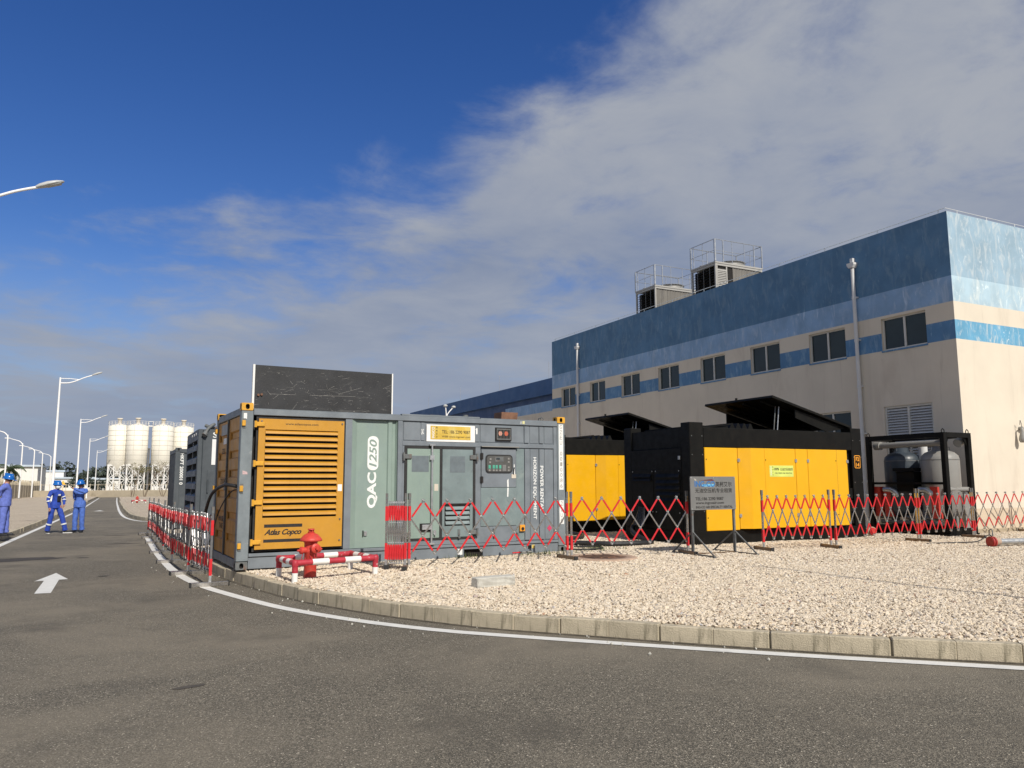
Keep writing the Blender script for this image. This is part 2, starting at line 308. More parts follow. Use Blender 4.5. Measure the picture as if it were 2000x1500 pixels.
    t.links.new(cr.outputs[0], b.inputs['Base Color']); b.inputs['Roughness'].default_value = 0.9; b.inputs['Specular IOR Level'].default_value = 0.3
    MATS['gravel_stone'] = m3
ground_mats()
M_asphalt, M_gravel, M_stone = MATS['asphalt'], MATS['gravel_bed'], MATS['gravel_stone']
M_soil = mat('dry_soil', (0.26, 0.22, 0.15), 0.95, 0, 0.2, 0.05, 0.2, 5)

# ------------------------------------------------------------------ mesh helpers
class MB:
    def __init__(s): s.v = []; s.f = []; s.m = []; s.sm = []
    def add(s, vs, fs, mi=0, sm=False, M=None):
        o = len(s.v)
        s.v += [tuple(M @ Vector(p)) if M is not None else tuple(p) for p in vs]
        for f in fs: s.f.append(tuple(o + i for i in f)); s.m.append(mi); s.sm.append(sm)
        return s
    def box(s, x0, y0, z0, x1, y1, z1, mi=0, ch=0.0, M=None):
        if x1 < x0: x0, x1 = x1, x0
        if y1 < y0: y0, y1 = y1, y0
        if z1 < z0: z0, z1 = z1, z0
        if ch <= 0 or min(x1 - x0, y1 - y0, z1 - z0) <= 2.05 * ch:
            vs = [(x0, y0, z0), (x1, y0, z0), (x1, y1, z0), (x0, y1, z0), (x0, y0, z1), (x1, y0, z1), (x1, y1, z1), (x0, y1, z1)]
            fs = [(0, 3, 2, 1), (4, 5, 6, 7), (0, 1, 5, 4), (1, 2, 6, 5), (2, 3, 7, 6), (3, 0, 4, 7)]
            return s.add(vs, fs, mi, False, M)
        X = (x0, x1); Y = (y0, y1); Z = (z0, z1); vs = []; idx = {}
        for i in (0, 1):
            for j in (0, 1):
                for k in (0, 1):
                    a = ch if i == 0 else -ch; b = ch if j == 0 else -ch; c = ch if k == 0 else -ch
                    for ax, p in enumerate(((X[i], Y[j] + b, Z[k] + c), (X[i] + a, Y[j], Z[k] + c), (X[i] + a, Y[j] + b, Z[k]))):
                        idx[(i, j, k, ax)] = len(vs); vs.append(p)
        fs = []
        q = lambda *t: fs.append(tuple(idx[x] for x in t))
        for i in (0, 1):
            t = [(i, 0, 0, 0), (i, 1, 0, 0), (i, 1, 1, 0), (i, 0, 1, 0)]; q(*(t if i else t[::-1]))
            t = [(0, i, 0, 1), (0, i, 1, 1), (1, i, 1, 1), (1, i, 0, 1)]; q(*(t if i else t[::-1]))
            t = [(0, 0, i, 2), (1, 0, i, 2), (1, 1, i, 2), (0, 1, i, 2)]; q(*(t if i else t[::-1]))
        for a in (0, 1):
            for b in (0, 1):
                fl = (a + b) % 2
                t = [(a, b, 0, 0), (a, b, 1, 0), (a, b, 1, 1), (a, b, 0, 1)]; q(*(t[::-1] if not fl else t))
                t = [(a, 0, b, 0), (a, 1, b, 0), (a, 1, b, 2), (a, 0, b, 2)]; q(*(t if not fl else t[::-1]))
                t = [(0, a, b, 1), (1, a, b, 1), (1, a, b, 2), (0, a, b, 2)]; q(*(t[::-1] if not fl else t))
        for i in (0, 1):
            for j in (0, 1):
                for k in (0, 1):
                    t = [(i, j, k, 0), (i, j, k, 1), (i, j, k, 2)]; q(*(t if (i + j + k) % 2 else t[::-1]))
        return s.add(vs, fs, mi, False, M)
    def ring(s, c, ax, r, n, ph=0.0):
        ax = Vector(ax).normalized(); h = Vector((0, 0, 1)) if abs(ax.z) < 0.9 else Vector((1, 0, 0))
        a = ax.cross(h).normalized(); b = ax.cross(a).normalized()
        return [tuple(Vector(c) + (a * cos(ph + 2 * pi * i / n) + b * sin(ph + 2 * pi * i / n)) * r) for i in range(n)]
    def cyl(s, p0, p1, r0, r1=None, n=12, mi=0, caps=True, sm=True):
        r1 = r0 if r1 is None else r1; ax = Vector(p1) - Vector(p0)
        A = s.ring(p0, ax, r0, n); B = s.ring(p1, ax, r1, n)
        s.add(A + B, [(i, (i + 1) % n, n + (i + 1) % n, n + i) for i in range(n)], mi, sm)
        if caps: s.add(A, [tuple(range(n))[::-1]], mi); s.add(B, [tuple(range(n))], mi)
        return s
    def tube(s, pts, r, n=8, mi=0, caps=True):
        pts = [Vector(p) for p in pts]; rs = r if isinstance(r, (list, tuple)) else [r] * len(pts)
        t0 = (pts[1] - pts[0]).normalized(); h = Vector((0, 0, 1)) if abs(t0.z) < 0.9 else Vector((1, 0, 0))
        a = t0.cross(h).normalized(); vs = []
        for i, p in enumerate(pts):
            t = (pts[min(i + 1, len(pts) - 1)] - pts[max(i - 1, 0)]).normalized()
            a = (a - t * a.dot(t)).normalized(); b = t.cross(a)
            vs += [tuple(p + (a * cos(2 * pi * k / n) + b * sin(2 * pi * k / n)) * rs[i]) for k in range(n)]
        fs = [(i * n + k, i * n + (k + 1) % n, (i + 1) * n + (k + 1) % n, (i + 1) * n + k) for i in range(len(pts) - 1) for k in range(n)]
        s.add(vs, fs, mi, True)
        if caps: s.add(vs[:n], [tuple(range(n))[::-1]], mi); s.add(vs[-n:], [tuple(range(n))], mi)
        return s
    def lathe(s, prof, n=20, c=(0, 0, 0), mi=0, M=None, sm=True):
        vs = [(r * cos(2 * pi * k / n) + c[0], r * sin(2 * pi * k / n) + c[1], z + c[2]) for r, z in prof for k in range(n)]
        fs = [(i * n + k, i * n + (k + 1) % n, (i + 1) * n + (k + 1) % n, (i + 1) * n + k) for i in range(len(prof) - 1) for k in range(n)]
        return s.add(vs, fs, mi, sm, M)
    def prism(s, poly, c0, c1, fn, mi=0, M=None):
        n = len(poly); vs = [fn(a, b, c0) for a, b in poly] + [fn(a, b, c1) for a, b in poly]
        fs = [tuple(range(n))[::-1], tuple(range(n, 2 * n))] + [(i, (i + 1) % n, n + (i + 1) % n, n + i) for i in range(n)]
        return s.add(vs, fs, mi, False, M)
    def quad(s, a, b, c, d, mi=0): return s.add([a, b, c, d], [(0, 1, 2, 3)], mi)
    def bar(s, p0, p1, w, h=None, mi=0, up=(0, 0, 1)):
        h = w if h is None else h
        p0 = Vector(p0); p1 = Vector(p1); t = (p1 - p0); L = t.length; t.normalize()
        u = Vector(up)
        if abs(t.dot(u)) > 0.95: u = Vector((0, 1, 0))
        a = t.cross(u).normalized(); b = a.cross(t).normalized()
        M = Matrix(((t.x, a.x, b.x, p0.x), (t.y, a.y, b.y, p0.y), (t.z, a.z, b.z, p0.z), (0, 0, 0, 1)))
        return s.box(0, -w / 2, -h / 2, L, w / 2, h / 2, mi, 0, M)
    def mesh(s, name, mats, fix=True):
        me = bpy.data.meshes.new(name); me.from_pydata(s.v, [], s.f)
        for m in (mats if isinstance(mats, (list, tuple)) else [mats]): me.materials.append(m)
        me.polygons.foreach_set('material_index', s.m); me.polygons.foreach_set('use_smooth', s.sm)
        if fix and s.f and len(s.f) < 60000:
            b = bmesh.new(); b.from_mesh(me); bmesh.ops.recalc_face_normals(b, faces=b.faces); b.to_mesh(me); b.free()
        me.update(); return me
    def build(s, name, mats, parent=None, fix=True):
        return link(name, s.mesh(name, mats, fix), parent)

def link(name, me, parent=None, M=None):
    o = bpy.data.objects.new(name, me); COL.objects.link(o)
    if parent is not None: o.parent = parent
    if M is not None: o.matrix_local = M
    return o
def thing(name, label, cat, loc=(0, 0, 0), rz=0.0, group=None):
    o = bpy.data.objects.new(name, None); COL.objects.link(o); o.location = loc; o.rotation_euler = (0, 0, rz)
    o.empty_display_size = 0.2
    return tag(o, label, cat, group)
def tag(o, label, cat, group=None):
    o['label'] = label; o['category'] = cat
    if group: o['group'] = group
    return o
def structure(o): o['kind'] = 'structure'; return o
def stuff(o): o['kind'] = 'stuff'; return o
def dup_tree(root, label=None, loc=None, rz=None, group=None):
    def cp(o, par):
        c = o.copy(); COL.objects.link(c)
        if par is not None: c.parent = par
        for ch in kids.get(o.name, []): cp(ch, c)
        return c
    kids = {}
    for o in bpy.data.objects:
        if o.parent: kids.setdefault(o.parent.name, []).append(o)
    r = cp(root, None)
    if loc is not None: r.location = loc
    if rz is not None: r.rotation_euler = (0, 0, rz)
    if label: r['label'] = label
    if group: r['group'] = group
    return r

def text(s, size, m, parent, M, name='lettering', ax='CENTER', ay='CENTER', bold=0.0, shear=0.0, width=None, ext=0.001, spacing=1.0, height=None):
    """flat lettering as mesh; local XY plane of M is the plane of the print, +Z faces the reader"""
    cu = bpy.data.curves.new('txt', 'FONT'); cu.body = s; cu.size = size; cu.align_x = ax; cu.align_y = ay
    cu.offset = bold * 0.42; cu.shear = shear; cu.extrude = ext; cu.space_character = spacing; cu.resolution_u = 3
    to = bpy.data.objects.new('txt', cu); COL.objects.link(to)
    bpy.context.view_layer.update()
    me = bpy.data.meshes.new_from_object(to.evaluated_get(bpy.context.evaluated_depsgraph_get()))
    bpy.data.objects.remove(to); bpy.data.curves.remove(cu)
    if me.vertices and (width or height):
        xs = [v.co.x for v in me.vertices]; ys = [v.co.y for v in me.vertices]
        w = max(xs) - min(xs); h = max(ys) - min(ys); cx = (max(xs) + min(xs)) / 2; cy = (max(ys) + min(ys)) / 2
        kx = width / w if width else (height / h); ky = height / h if height else kx
        for v in me.vertices:
            v.co.x = (v.co.x - cx) * kx + (cx * 1.0 if ax != 'CENTER' else 0); v.co.y = (v.co.y - cy) * ky
    me.name = name; me.materials.clear(); me.materials.append(m)
    return link(name, me, parent, M)
def face_front(x, y, z, rot=0.0):
    """print plane facing -Y at (x,y,z); rot turns it in its plane"""
    return Matrix.Translation((x, y, z)) @ Matrix.Rotation(pi / 2, 4, 'X') @ Matrix.Rotation(rot, 4, 'Z')
def face_left(x, y, z, rot=0.0):
    """print plane facing -X"""
    return Matrix.Translation((x, y, z)) @ Matrix.Rotation(-pi / 2, 4, 'Z') @ Matrix.Rotation(pi / 2, 4, 'X') @ Matrix.Rotation(rot, 4, 'Z')
def rounded(w, h, r, n=6, cx=0.0, cy=0.0):
    p = []
    for (sx, sy, a0) in ((1, 1, 0), (-1, 1, 90), (-1, -1, 180), (1, -1, 270)):
        for i in range(n + 1):
            a = radians(a0 + 90 * i / n); p.append((cx + sx * (w / 2 - r) + r * cos(a), cy + sy * (h / 2 - r) + r * sin(a)))
    return p
XZ = lambda a, b, c: (a, c, b)          # polygon in x-z, extruded along y
YZ = lambda a, b, c: (c, a, b)          # polygon in y-z, extruded along x
XY = lambda a, b, c: (a, b, c)
def plate_hole(mb, x0, z0, x1, z1, hw, hh, y0, y1, mi=0, mi_in=0, fn=XZ):
    """rectangular plate with an oval hole through it"""
    cx, cz = (x0 + x1) / 2, (z0 + z1) / 2; hole = rounded(hw, hh, min(hw, hh) / 2 * 0.98, 5, cx, cz); n = len(hole); out = []
    for (a, b) in hole:
        dx, dz = a - cx, b - cz; k = min((x1 - cx) / abs(dx) if abs(dx) > 1e-6 else 1e9, (z1 - cz) / abs(dz) if abs(dz) > 1e-6 else 1e9)
        out.append((cx + dx * k, cz + dz * k))
    vs = [fn(a, b, c) for c in (y0, y1) for a, b in out] + [fn(a, b, c) for c in (y0, y1) for a, b in hole]
    r = lambda b, i: b * n + i % n
    fs = []
    for i in range(n):
        fs += [(r(0, i), r(0, i + 1), r(2, i + 1), r(2, i)), (r(1, i), r(3, i), r(3, i + 1), r(1, i + 1)), (r(0, i), r(1, i), r(1, i + 1), r(0, i + 1))]
    mb.add(vs, fs, mi); mb.add(vs, [(r(2, i), r(2, i + 1), r(3, i + 1), r(3, i)) for i in range(n)], mi_in)

# ------------------------------------------------------------------ ground, road, kerbs, gravel
def G(y): return -0.008 * max(0.0, min(y, 190.0) - 14.0)
GZ = 0.18
rows = [-60, -20, 0, 4, 8, 12, 14] + list(range(18, 60, 4)) + list(range(60, 200, 10)) + [230, 300, 500, 900, 1600, 2600]
mb = MB(); xs = [-2600, -300, -60, -20, 0, 20, 60, 300, 2600]
for y0, y1 in zip(rows[:-1], rows[1:]):
    for x0, x1 in zip(xs[:-1], xs[1:]):
        mb.quad((x0, y0, G(y0) - 0.3), (x1, y0, G(y0) - 0.3), (x1, y1, G(y1) - 0.3), (x0, y1, G(y1) - 0.3))
structure(mb.build('ground', M_soil))
mb = MB()
rr_ = [-40, -10, 0, 4, 8, 12, 14] + list(range(16, 37, 2)) + list(range(37, 160, 4)) + [160, 190]
for y0, y1 in zip(rr_[:-1], rr_[1:]):
    a, b = (-60, 60) if y1 <= 37 else (-60, 6)
    mb.quad((a, y0, G(y0)), (b, y0, G(y0)), (b, y1, G(y1)), (a, y1, G(y1)))
structure(mb.build('road', M_asphalt))

def interp(pts, s):
    for (a, b), (c, d) in zip(pts[:-1], pts[1:]):
        l = sqrt((c - a) ** 2 + (d - b) ** 2)
        if s <= l: return (a + (c - a) * s / l, b + (d - b) * s / l)
        s -= l
    return pts[-1]
def smooth_path(pts, k=8):
    out = []
    P = [pts[0]] + list(pts) + [pts[-1]]
    for i in range(1, len(P) - 2):
        p0, p1, p2, p3 = P[i - 1], P[i], P[i + 1], P[i + 2]
        for j in range(k):
            t = j / k
            out.append(tuple(0.5 * (2 * p1[d] + (p2[d] - p0[d]) * t + (2 * p0[d] - 5 * p1[d] + 4 * p2[d] - p3[d]) * t * t + (3 * p1[d] - p0[d] - 3 * p2[d] + p3[d]) * t ** 3) for d in range(len(p1))))
    out.append(tuple(pts[-1])); return out
def plen(p): return sum(sqrt((c - a) ** 2 + (d - b) ** 2) for (a, b), (c, d) in zip(p[:-1], p[1:]))
def path_walk(path, step):
    L = plen(path); n = int(L / step); pts = [interp(path, i * step) for i in range(n + 1)]
    return pts
kerb_r = smooth_path([(40, 0.6), (20, 0.9), (12, 1.45), (9.4, 2.25), (8, 3.05), (6.55, 4.26), (5.74, 5.0), (4.79, 6.0), (4.3, 6.57), (3.59, 7.37), (3.26, 7.83), (2.69, 8.84), (2.14, 10.2), (1.84, 11.4), (1.60, 12.6), (1.44, 13.8), (1.32, 15.5), (1.25, 18), (1.20, 22), (1.16, 26), (1.15, 33)])
line_r = smooth_path([(40, 0.3), (20, 0.6), (12, 1.15), (9.2, 2.0), (7.8, 2.80), (6.56, 3.97), (5.44, 5.02), (4.39, 6.08), (3.48, 7.04), (2.94, 7.66), (2.36, 8.57), (1.83, 9.71), (1.55, 10.57), (1.30, 11.5), (1.11, 12.3), (0.94, 13.4), (0.82, 14.8), (0.74, 16.9), (0.68, 19.9), (0.66, 22.5), (0.63, 26.5)])
kerb_f = smooth_path([(9, 38.5), (4, 38.6), (1.6, 39.0), (0.92, 40.2), (0.50, 43.0), (0.22, 48.0), (0.0, 57), (-0.2, 70), (-0.72, 111), (-1.35, 176)])
line_f = smooth_path([(9, 38.0), (4, 38.1), (1.3, 38.5), (0.62, 39.9), (0.2, 43.0), (-0.08, 48.0), (-0.3, 57), (-0.5, 70), (-1.0, 111), (-1.6, 176)])
kerb_l = [(-3.12, 5), (-3.12, 31), (-3.23, 44.6), (-3.5, 65), (-5.2, 176)]
line_l = [(-2.86, 5), (-2.86, 29), (-2.87, 40), (-2.98, 67.6), (-4.6, 170)]
def ribbon(path, w, z, name, m, step=0.6):
    mb = MB(); P = path_walk(path, step)
    L = []
    for i, p in enumerate(P):
        a = P[max(i - 1, 0)]; b = P[min(i + 1, len(P) - 1)]; t = Vector((b[0] - a[0], b[1] - a[1])).normalized(); n = Vector((-t.y, t.x))
        zz_ = G(p[1]) + z; L.append(((p[0] + n.x * w / 2, p[1] + n.y * w / 2, zz_), (p[0] - n.x * w / 2, p[1] - n.y * w / 2, zz_)))
    for a, b in zip(L[:-1], L[1:]): mb.quad(a[0], a[1], b[1], b[0])
    return structure(mb.build(name, m))
ribbon(line_r, 0.145, 0.005, 'lane_line', M_line, 0.35)
ribbon(kerb_r, 0.11, 0.004, 'gutter_grit', mat('gutter_grit', (0.10, 0.085, 0.062), 0.95, 0, 0.4, 9, 0.8, 120, stain=(0.22, 0.19, 0.14), stain_amt=0.8, stain_scale=14), 0.2)
ribbon(line_l, 0.16, 0.005, 'lane_line', M_line, 1.0)
ribbon(line_f, 0.15, 0.005, 'lane_line', M_line, 1.0)

def kerb(path, step, name, side, y_lo, y_hi, h=0.15, w=0.135):
    """kerb as a structure whose stones are parts; path is the foot of the face towards the road"""
    P = path_walk(path, step)
    root = MB(); stone = MB(); rn = random.Random(3)
    stone.box(-step / 2 + 0.003, 0, -0.30, step / 2 - 0.003, w, h, 0, 0.007)
    sm = stone.mesh('kerb_stone', M_kerb)
    quads = []
    for a, b in zip(P[:-1], P[1:]):
        t = Vector((b[0] - a[0], b[1] - a[1])).normalized(); n = Vector((-t.y, t.x)) * side; quads.append((a, b, n))
        # mortar bed just behind the stones' faces
        za, zb = G(a[1]) + h - 0.02, G(b[1]) + h - 0.02
        q = [(a[0] + n.x * 0.018, a[1] + n.y * 0.018), (b[0] + n.x * 0.018, b[1] + n.y * 0.018), (b[0] + n.x * (w - 0.015), b[1] + n.y * (w - 0.015)), (a[0] + n.x * (w - 0.015), a[1] + n.y * (w - 0.015))]
        zs = [za, zb, zb, za]
        root.add([(x, y, z) for (x, y), z in zip(q, zs)] + [(x, y, z - 0.45) for (x, y), z in zip(q, zs)], [(0, 1, 2, 3), (0, 4, 5, 1), (1, 5, 6, 2), (2, 6, 7, 3), (3, 7, 4, 0)])
    r = structure(root.build(name, mat('kerb_mortar', (0.22, 0.195, 0.14), 0.95, 0, 0.25, 9)))
    for a, b, n in quads:
        if not (y_lo <= a[1] <= y_hi): continue
        ang = atan2(b[1] - a[1], b[0] - a[0]); mx, my = (a[0] + b[0]) / 2, (a[1] + b[1]) / 2
        o = link('kerb_stone', sm, r)
        fl = 1 if side > 0 else -1
        o.location = (mx + n.x * rn.uniform(-0.009, 0.009), my + n.y * rn.uniform(-0.009, 0.009), G(my) + rn.uniform(-0.009, 0.009))
        o.rotation_euler = (rn.uniform(-0.015, 0.015), -atan2(G(b[1]) - G(a[1]), step), ang + (0 if fl > 0 else pi) + rn.uniform(-0.014, 0.014))
    return r
kerb(kerb_r, 0.5, 'kerb', -1, 0.9, 30)
kerb(kerb_l, 1.0, 'kerb', 1, 6, 110)
kerb(kerb_f, 1.0, 'kerb', -1, 38, 110)

def kx(path, y):      # x of a monotone path at height y
    best = None
    for (a, b), (c, d) in zip(path[:-1], path[1:]):
        if (b - y) * (d - y) <= 0 and b != d:
            return a + (c - a) * (y - b) / (d - b)
    return path[0][0] if abs(path[0][1] - y) < abs(path[-1][1] - y) else path[-1][0]
def bump(x, y): return 0.018 * sin(x * 1.7 + y * 0.6) * sin(y * 1.3 - x * 0.4) + 0.01 * sin(x * 4.1 + 1) * sin(y * 3.7)
# the gravel yard behind the right kerb (kept as a fine grid near the camera)
def yard(name, path, ylist, xmax, off, nx=40):
    mb = MB(); grid = []
    for y in ylist:
        x0 = kx(path, y) + off; row = []
        for i in range(nx + 1):
            t = (i / nx) ** 1.6; x = x0 + (xmax - x0) * t
            e = min(1.0, (x - x0) / 0.5)
            row.append((x, y, G(y) + 0.135 + (GZ - 0.15) * e + bump(x, y) * e * 0.6))
        grid.append(row)
    for r0, r1 in zip(grid[:-1], grid[1:]):
        for i in range(nx): mb.add([r0[i], r0[i + 1], r1[i + 1], r1[i]], [(0, 1, 2, 3)], 0, True)
    return structure(mb.build(name, M_gravel))
ys_ = [1.0 + 0.25 * i for i in range(0, 60)] + [16 + 0.5 * i for i in range(0, 35)]
yard('gravel_bed', kerb_r, ys_, 60, 0.13, 60)
mb = MB(); L2 = []
for y in [5 + 2.5 * i for i in range(0, 60)] + [158, 175, 190]:
    L2.append([(-60, y, G(y) + 0.16), (-20, y, G(y) + 0.16), (-8, y, G(y) + 0.17), (kx(kerb_l, y) - 0.13, y, G(y) + 0.15)])
for a, b in zip(L2[:-1], L2[1:]):
    for i in range(3): mb.quad(a[i], a[i + 1], b[i + 1], b[i])
structure(mb.build('gravel_bed', M_gravel))
mb = MB(); L2 = []
for y in [39.2, 39.6, 40.2, 41, 42, 43, 45, 48] + [52 + 4 * i for i in range(0, 30)] + [176]:
    x0 = kx(kerb_f, y) + 0.14
    L2.append([(x0, y, G(y) + 0.15), (x0 + 3, y, G(y) + 0.17), (x0 + 12, y, G(y) + 0.18), (80, y, G(y) + 0.18)])
for a, b in zip(L2[:-1], L2[1:]):
    for i in range(3): mb.quad(a[i], a[i + 1], b[i + 1], b[i])
structure(mb.build('gravel_bed', M_gravel))

# loose stones: geometry nodes scatter on a copy of the near yard
def scatter(name, region, dens, smin, smax, seed):
    me = bpy.data.meshes.new(name); mbx = MB(); ylist, xf, xmax, nx = region; grid = []
    for y in ylist:
        x0 = xf(y)
        grid.append([(x0 + (xmax(y) - x0) * i / nx, y) for i in range(nx + 1)])
    for r0, r1 in zip(grid[:-1], grid[1:]):
        for i in range(nx):
            q = [r0[i], r0[i + 1], r1[i + 1], r1[i]]
            pts = []
            for (x, y) in q:
                e = min(1.0, max(0, (x - (kx(kerb_r, y) + 0.13)) / 0.5)); pts.append((x, y, G(y) + 0.149 + (GZ - 0.15) * e + bump(x, y) * e * 0.6))
            mbx.add(pts, [(0, 1, 2, 3)])
    o = mbx.build(name, M_gravel); stuff(o)
    ng = bpy.data.node_groups.new(name, 'GeometryNodeTree')
    ng.interface.new_socket(name='Geometry', in_out='INPUT', socket_type='NodeSocketGeometry')
    ng.interface.new_socket(name='Geometry', in_out='OUTPUT', socket_type='NodeSocketGeometry')
    N = ng.nodes.new; Lk = ng.links.new
    gi, go = N('NodeGroupInput'), N('NodeGroupOutput')
    dp = N('GeometryNodeDistributePointsOnFaces'); Lk(gi.outputs[0], dp.inputs['Mesh']); dp.inputs['Density'].default_value = dens; dp.inputs['Seed'].default_value = seed
    jn = N('GeometryNodeJoinGeometry')
    for k in range(5):
        ic = N('GeometryNodeMeshIcoSphere'); ic.inputs['Radius'].default_value = 1.0; ic.inputs['Subdivisions'].default_value = 1
        sp = N('GeometryNodeSetPosition'); Lk(ic.outputs['Mesh'], sp.inputs['Geometry'])
        wnz = N('ShaderNodeTexWhiteNoise'); wnz.noise_dimensions = '4D'; wnz.inputs['W'].default_value = k * 3.7 + 0.3
        ps = N('GeometryNodeInputPosition'); Lk(ps.outputs[0], wnz.inputs['Vector'])
        sb = N('ShaderNodeVectorMath'); sb.operation = 'SUBTRACT'; Lk(wnz.outputs['Color'], sb.inputs[0]); sb.inputs[1].default_value = (0.5, 0.5, 0.5)
        sc = N('ShaderNodeVectorMath'); sc.operation = 'SCALE'; Lk(sb.outputs[0], sc.inputs[0]); sc.inputs['Scale'].default_value = 0.75
        Lk(sc.outputs[0], sp.inputs['Offset'])
        sm_ = N('GeometryNodeSetMaterial'); Lk(sp.outputs[0], sm_.inputs['Geometry']); sm_.inputs['Material'].default_value = M_stone
        tr = N('GeometryNodeTransform'); Lk(sm_.outputs[0], tr.inputs['Geometry']); tr.inputs['Scale'].default_value = ((1.0, 0.72, 0.55), (1.25, 0.8, 0.6), (0.9, 0.85, 0.7), (1.4, 0.7, 0.5), (1, 1, 0.6))[k]
        gt = N('GeometryNodeGeometryToInstance'); Lk(tr.outputs[0], gt.inputs[0]); Lk(gt.outputs[0], jn.inputs[0])
    io = N('GeometryNodeInstanceOnPoints'); Lk(dp.outputs['Points'], io.inputs['Points']); Lk(jn.outputs[0], io.inputs['Instance'])
    io.inputs['Pick Instance'].default_value = True
    rv = N('FunctionNodeRandomValue'); rv.data_type = 'FLOAT_VECTOR'; rv.inputs[0].default_value = (-0.6, -0.6, 0); rv.inputs[1].default_value = (0.6, 0.6, 6.28)
    Lk(rv.outputs[0], io.inputs['Rotation'])
    rs = N('FunctionNodeRandomValue'); rs.data_type = 'FLOAT'; rs.inputs[2].default_value = smin; rs.inputs[3].default_value = smax; rs.inputs['Seed'].default_value = 5
    Lk(rs.outputs[1], io.inputs['Scale'])
    Lk(io.outputs[0], go.inputs[0])
    md = o.modifiers.new('scatter', 'NODES'); md.node_group = ng
    return o
nearx = lambda y: kx(kerb_r, y) + 0.15
scatter('gravel', ([3.0 + 0.3 * i for i in range(0, 22)], nearx, lambda y: 1.74 * y + 1.5, 16), 1550, 0.010, 0.0225, 1)
scatter('gravel', ([9.3 + 0.4 * i for i in range(0, 12)], nearx, lambda y: min(1.74 * y + 1.5, 21.5), 14), 900, 0.012, 0.026, 2)
scatter('gravel', ([13.7 + 0.5 * i for i in range(0, 11)], lambda y: kx(kerb_r, y) + 0.15, lambda y: 16.5, 14), 480, 0.014, 0.034, 3)
scatter('gravel', ([3.0 + 0.4 * i for i in range(0, 24)], nearx, lambda y: min(1.74 * y + 1.5, 20), 14), 16, 0.024, 0.042, 9)

# ------------------------------------------------------------------ the factory building
BX, BY, BZ = 19.468, 12.817, 8.752
BL = 21.80
bld = thing('factory_building', 'large two-storey factory hall with weathered blue bands over beige walls', 'building', (BX, BY, 0))
WIN = [(13.64, 15.05), (16.32, 17.73), (18.99, 20.36), (21.66, 23.03), (24.33, 25.67), (26.97, 28.35), (29.66, 30.97), (32.31, 33.67)]
OPEN = [(a - BY, b - BY, 5.25, 6.19) for a, b in WIN] + [(13.62 - BY, 15.13 - BY, 1.55, 3.63), (16.28 - BY, 17.70 - BY, 1.75, 3.62)]
MI = [M_beige, M_mid, M_sky, M_navy, M_plinth]
def band(z):
    if z < 0.79: return 4
    if z < 5.25: return 0
    if z < 5.77: return 1
    if z < 6.27: return 0
    if z < 6.97: return 2
    return 3
mb = MB()
yc = sorted({0.0, BL} | {v for o in OPEN for v in o[:2]}); zc = sorted({-0.6, 0.79, 5.25, 5.77, 6.27, 6.97, BZ} | {v for o in OPEN for v in o[2:]})
for y0, y1 in zip(yc[:-1], yc[1:]):
    for z0, z1 in zip(zc[:-1], zc[1:]):
        ym, zm = (y0 + y1) / 2, (z0 + z1) / 2
        if any(a < ym < b and c < zm < d for a, b, c, d in OPEN): continue
        mb.quad((0, y1, z0), (0, y0, z0), (0, y0, z1), (0, y1, z1), band(zm))
for a, b, c, d in OPEN:
    for z0, z1 in zip(zc[:-1], zc[1:]):
        if z0 >= c - 1e-6 and z1 <= d + 1e-6:
            mb.quad((0, a, z0), (0.16, a, z0), (0.16, a, z1), (0, a, z1), 0); mb.quad((0, b, z0), (0, b, z1), (0.16, b, z1), (0.16, b, z0), 0)
    mb.quad((0, a, c), (0, b, c), (0.16, b, c), (0.16, a, c), 0); mb.quad((0, a, d), (0.16, a, d), (0.16, b, d), (0, b, d), 0)
mb.build('facade_wall', MI, bld, fix=False)
mb = MB()
for z0, z1, mi in ((-0.6, 0.79, 4), (0.79, 5.25, 0), (5.25, 5.77, 1), (5.77, 6.27, 0), (6.27, 6.97, 2), (6.97, BZ, 3)):
    mb.quad((0, 0, z0), (30, 0, z0), (30, 0, z1), (0, 0, z1), mi)
mb.build('end_wall', [M_beige, M_mid2, M_sky2, M_navy2, M_plinth], bld, fix=False)
mb = MB(); mb.quad((30, 0, -0.6), (30, BL, -0.6), (30, BL, BZ), (30, 0, BZ)); mb.quad((30, BL, -0.6), (0, BL, -0.6), (0, BL, BZ), (30, BL, BZ))
mb.build('rear_wall', M_beige, bld, fix=False)
mb = MB(); mb.box(0.35, 0.35, 8.2, 29.65, BL - 0.35, 8.32)
mb.build('roof', M_roof, bld)
mb = MB()   # parapet cap inside face
mb.box(0.006, 0.006, 8.30, 0.30, BL - 0.006, BZ - 0.004); mb.box(0.30, 0.006, 8.30, 29.9, 0.30, BZ - 0.004); mb.box(0.30, BL - 0.30, 8.30, 29.9, BL - 0.006, BZ - 0.004)
mb.build('parapet', M_navy2, bld)
mb = MB()
mb.box(-0.06, -0.14, -0.4, 12, -0.004, 0.27, 0, 0.01)
mb.build('plinth_ledge', mat('plinth_ledge', (0.40, 0.33, 0.23), 0.9, 0, 0.1, 3, 0.3, 50), bld)
mb = MB()   # lightning wire on little stands
for i in range(12):
    y = 0.3 + i * (BL - 0.5) / 11; mb.cyl((0.1, y, BZ - 0.01), (0.1, y, BZ + 0.13), 0.012, n=5)
mb.tube([(0.1, 0.1 + i * (BL - 0.2) / 24, BZ + 0.13) for i in range(25)], 0.010, 5)
for i in range(9): mb.cyl((0.6 + i * 1.3, 0.1, BZ - 0.01), (0.6 + i * 1.3, 0.1, BZ + 0.13), 0.012, n=5)
mb.tube([(0.1 + i * 1.2, 0.1, BZ + 0.13) for i in range(12)], 0.010, 5)
mb.build('lightning_wire', M_pipe, bld)
